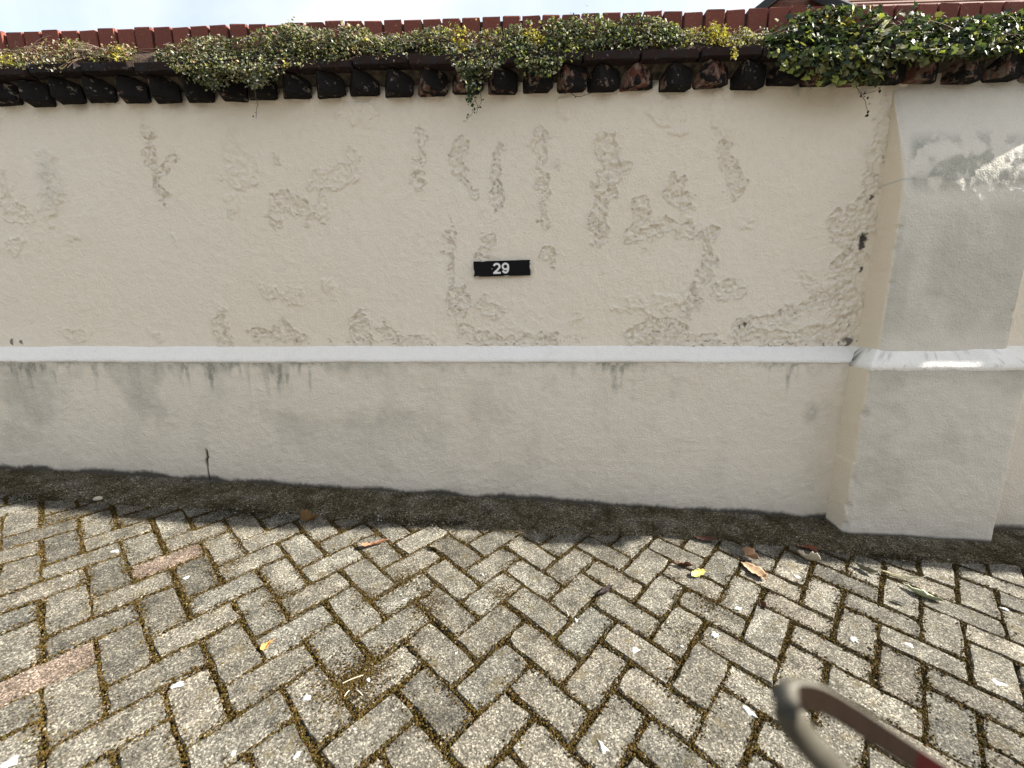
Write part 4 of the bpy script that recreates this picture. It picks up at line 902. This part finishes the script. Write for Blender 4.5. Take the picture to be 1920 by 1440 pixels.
for a in [(1340, 1191, .010, 20, 'largest white dropping right of the centre of the paving'), (1190, 1220, .010, 40, 'slanting white dropping on a paver right of centre', 1.8), (1383, 1141, .010, 10, 'round white dropping below the yellow leaf', 1.2), (1080, 1163, .006, 0, 'small round white dropping below the shrivelled blackish leaf', 1.0),
          (1600, 1198, .011, 10, 'splashed white dropping above the grey handle tip', 1.1), (1492, 1081, .007, -20, 'white dropping below the cream cupped leaf', 1.6), (1531, 1040, .006, 0, 'little white dropping between cream leaf and pier', 1.3), (1404, 1336, .010, -40, 'white dropping just left of the grey handle tip', 1.7),
          (1130, 1401, .008, -60, 'narrow white dropping low in the picture near the centre', 1.9), (575, 1308, .009, 10, 'star-shaped white dropping on a paver at lower left', 1.1), (558, 1415, .006, 60, 'white dropping at the bottom edge left of centre', 1.3), (332, 1285, .007, 20, 'white dropping at a paver corner at lower left', 1.6),
          (1870, 1281, .011, -30, 'long white dropping by the right edge', 2.0), (1885, 1248, .007, -20, 'smaller white dropping above the long one at the right edge', 1.7), (1704, 1210, .008, -20, 'white dropping on a long paver right of the handle', 1.7), (1885, 1143, .007, -20, 'white dropping at the far right below the pier', 2.0),
          (15, 1432, .010, 40, 'white dropping in the lower left corner', 1.6), (437, 1414, .006, 40, 'faint white dropping near the lower left corner', 1.5), (216, 1034, .008, 15, 'white dropping on a pale paver left of the pink paver', 1.9), (350, 1083, .006, 30, 'white dropping on the paver below the far pink paver', 1.4),
          (1278, 1213, .004, 0, 'tiny white dropping left of the largest one', 1.3), (1310, 1227, .004, 0, 'tiny white dropping under the largest one', 1.0), (1500, 1197, .003, 0, 'speck of white dropping between two larger ones', 1.0), (905, 1078, .004, 0, 'small white dropping on a paver below the number plate', 1.0), (690, 1275, .005, 20, 'white dropping beside the straw on the sunken paver', 1.3), (855, 1226, .004, 0, 'small round white dropping left of centre of the paving', 1.0)]: dropping(*a)

# ================================================================== looped handle close to the lens
def handle():
    D = .200      # metres in front of the lens
    def at(px, py, k=1.0):
        d = ray(px, py); return Vector(d * (D * k)) + Vector((0, 0, H0))
    left = [(1810, 1690), (1690, 1565), (1600, 1480), (1530, 1410), (1486, 1356), (1468, 1316)]; right = [(1484, 1298), (1530, 1303), (1600, 1345), (1690, 1405), (1790, 1470), (1900, 1545), (1990, 1610)]
    pts = [at(*p, 1.0 + .02 * i) for i, p in enumerate(left[::-1])][::-1] + [at(*p, 1.02 + .035 * i) for i, p in enumerate(right)]
    # smooth the path
    for _ in range(2):
        q = [pts[0]]
        for a, b in zip(pts[:-1], pts[1:]): q += [a.lerp(b, .25), a.lerp(b, .75)]
        pts = q + [pts[-1]]
    view = (sum(pts, Vector()) / len(pts) - Vector((0, 0, H0))).normalized(); axis = Vector((-.10, .30, .95)).normalized()   # the band stands on edge
    root = empty('looped_handle', pts[0]); tag(root, 'grey hairpin-shaped metal handle with red inside, close to the lens', 'handle')
    t = NT('dull_metal'); p = t.objc(); t.b.inputs['Metallic'].default_value = .15
    mg = t.done(t.mix(t.ramp(t.noise(p, 60, 5), [(.35, 0.0), (.7, 1.0)]), (.052, .046, .034), (.078, .072, .057)), .6, t.bump(t.noise(p, 200, 3), .3, .001), .2)
    mr = mat_plain('red_lining', (.020, .0008, .0008), .7, .2, 60, .3, .05); mbr = mat_plain('brown_lining', (.012, .0065, .0035), .8, .4, 120, .3, .05)
    HB, TH = .0125, .0058     # band height, thickness
    n = len(pts); V = []; TH0 = TH
    for i, p in enumerate(pts):
        TH = TH0 + (.0042 * (1 - min(1, max(0, (i / n - .38) / .14))))
        tdir = (pts[min(i + 1, n - 1)] - pts[max(i - 1, 0)]).normalized(); nrm_ = tdir.cross(axis).normalized(); up = nrm_.cross(tdir).normalized()
        for (su, sn) in ((.5, -.3), (.5, .3), (.38, .5), (-.38, .5), (-.5, .3), (-.5, -.3), (-.38, -.5), (.38, -.5)): V.append(p + up * (su * HB) + nrm_ * (sn * TH) - pts[0])
    TH = TH0; Fq = []
    for i in range(n - 1):
        for k in range(8): Fq.append((i * 8 + k, i * 8 + (k + 1) % 8, (i + 1) * 8 + (k + 1) % 8, (i + 1) * 8 + k))
    me = np_mesh('band', np.array([tuple(v) for v in V]), np.array(Fq)); link('band', me, mg, root)
    # linings on the inner face of the far limb
    iR = int(n * .50)
    def lining(name, i0, i1, mat, sgn):
        W = []
        for i in range(i0, i1):
            p = pts[i]; tdir = (pts[min(i + 1, n - 1)] - pts[max(i - 1, 0)]).normalized(); nrm_ = tdir.cross(axis).normalized(); up = nrm_.cross(tdir).normalized()
            for su, dn in ((.40, .5), (.40, .62), (-.40, .62), (-.40, .5)): W.append(p + up * (su * HB) + nrm_ * (sgn * dn * TH) - pts[0])
        m_ = i1 - i0; Fl = [(i * 4 + k, i * 4 + (k + 1) % 4, (i + 1) * 4 + (k + 1) % 4, (i + 1) * 4 + k) for i in range(m_ - 1) for k in range(4)]
        link(name, np_mesh(name, np.array([tuple(v) for v in W]), np.array(Fl), False), mat, root)
    ci = sum(pts, Vector()) / n; i = int(n * .72); td = (pts[i + 1] - pts[i - 1]).normalized(); sgn = 1 if td.cross(axis).dot(pts[int(n * .25)] - pts[i]) > 0 else -1
    lining('brown_lining', int(n * .485), int(n * .74) + 1, mbr, sgn); lining('red_lining', int(n * .74), n, mr, sgn)
    # post carrying the handle down to the paving, below the picture
    e0, e1 = pts[0], pts[-1]; foot = Vector((e1.x, e1.y, gz(e1.x, e1.y)))
    v, f_ = tube_arrays([e0 - pts[0], (e0.lerp(e1, .5) + Vector((.0, -.02, -.06))) - pts[0], e1 - pts[0]], .006, 8); link('cross_piece', np_mesh('cross_piece', np.array(v), np.array(f_)), mg, root)
    v, f_ = tube_arrays([e1 - pts[0], e1.lerp(foot, .5) - pts[0], foot - pts[0]], .012, 12); link('post', np_mesh('post', np.array(v), np.array(f_)), mg, root)
handle()
bpy.context.view_layer.update()
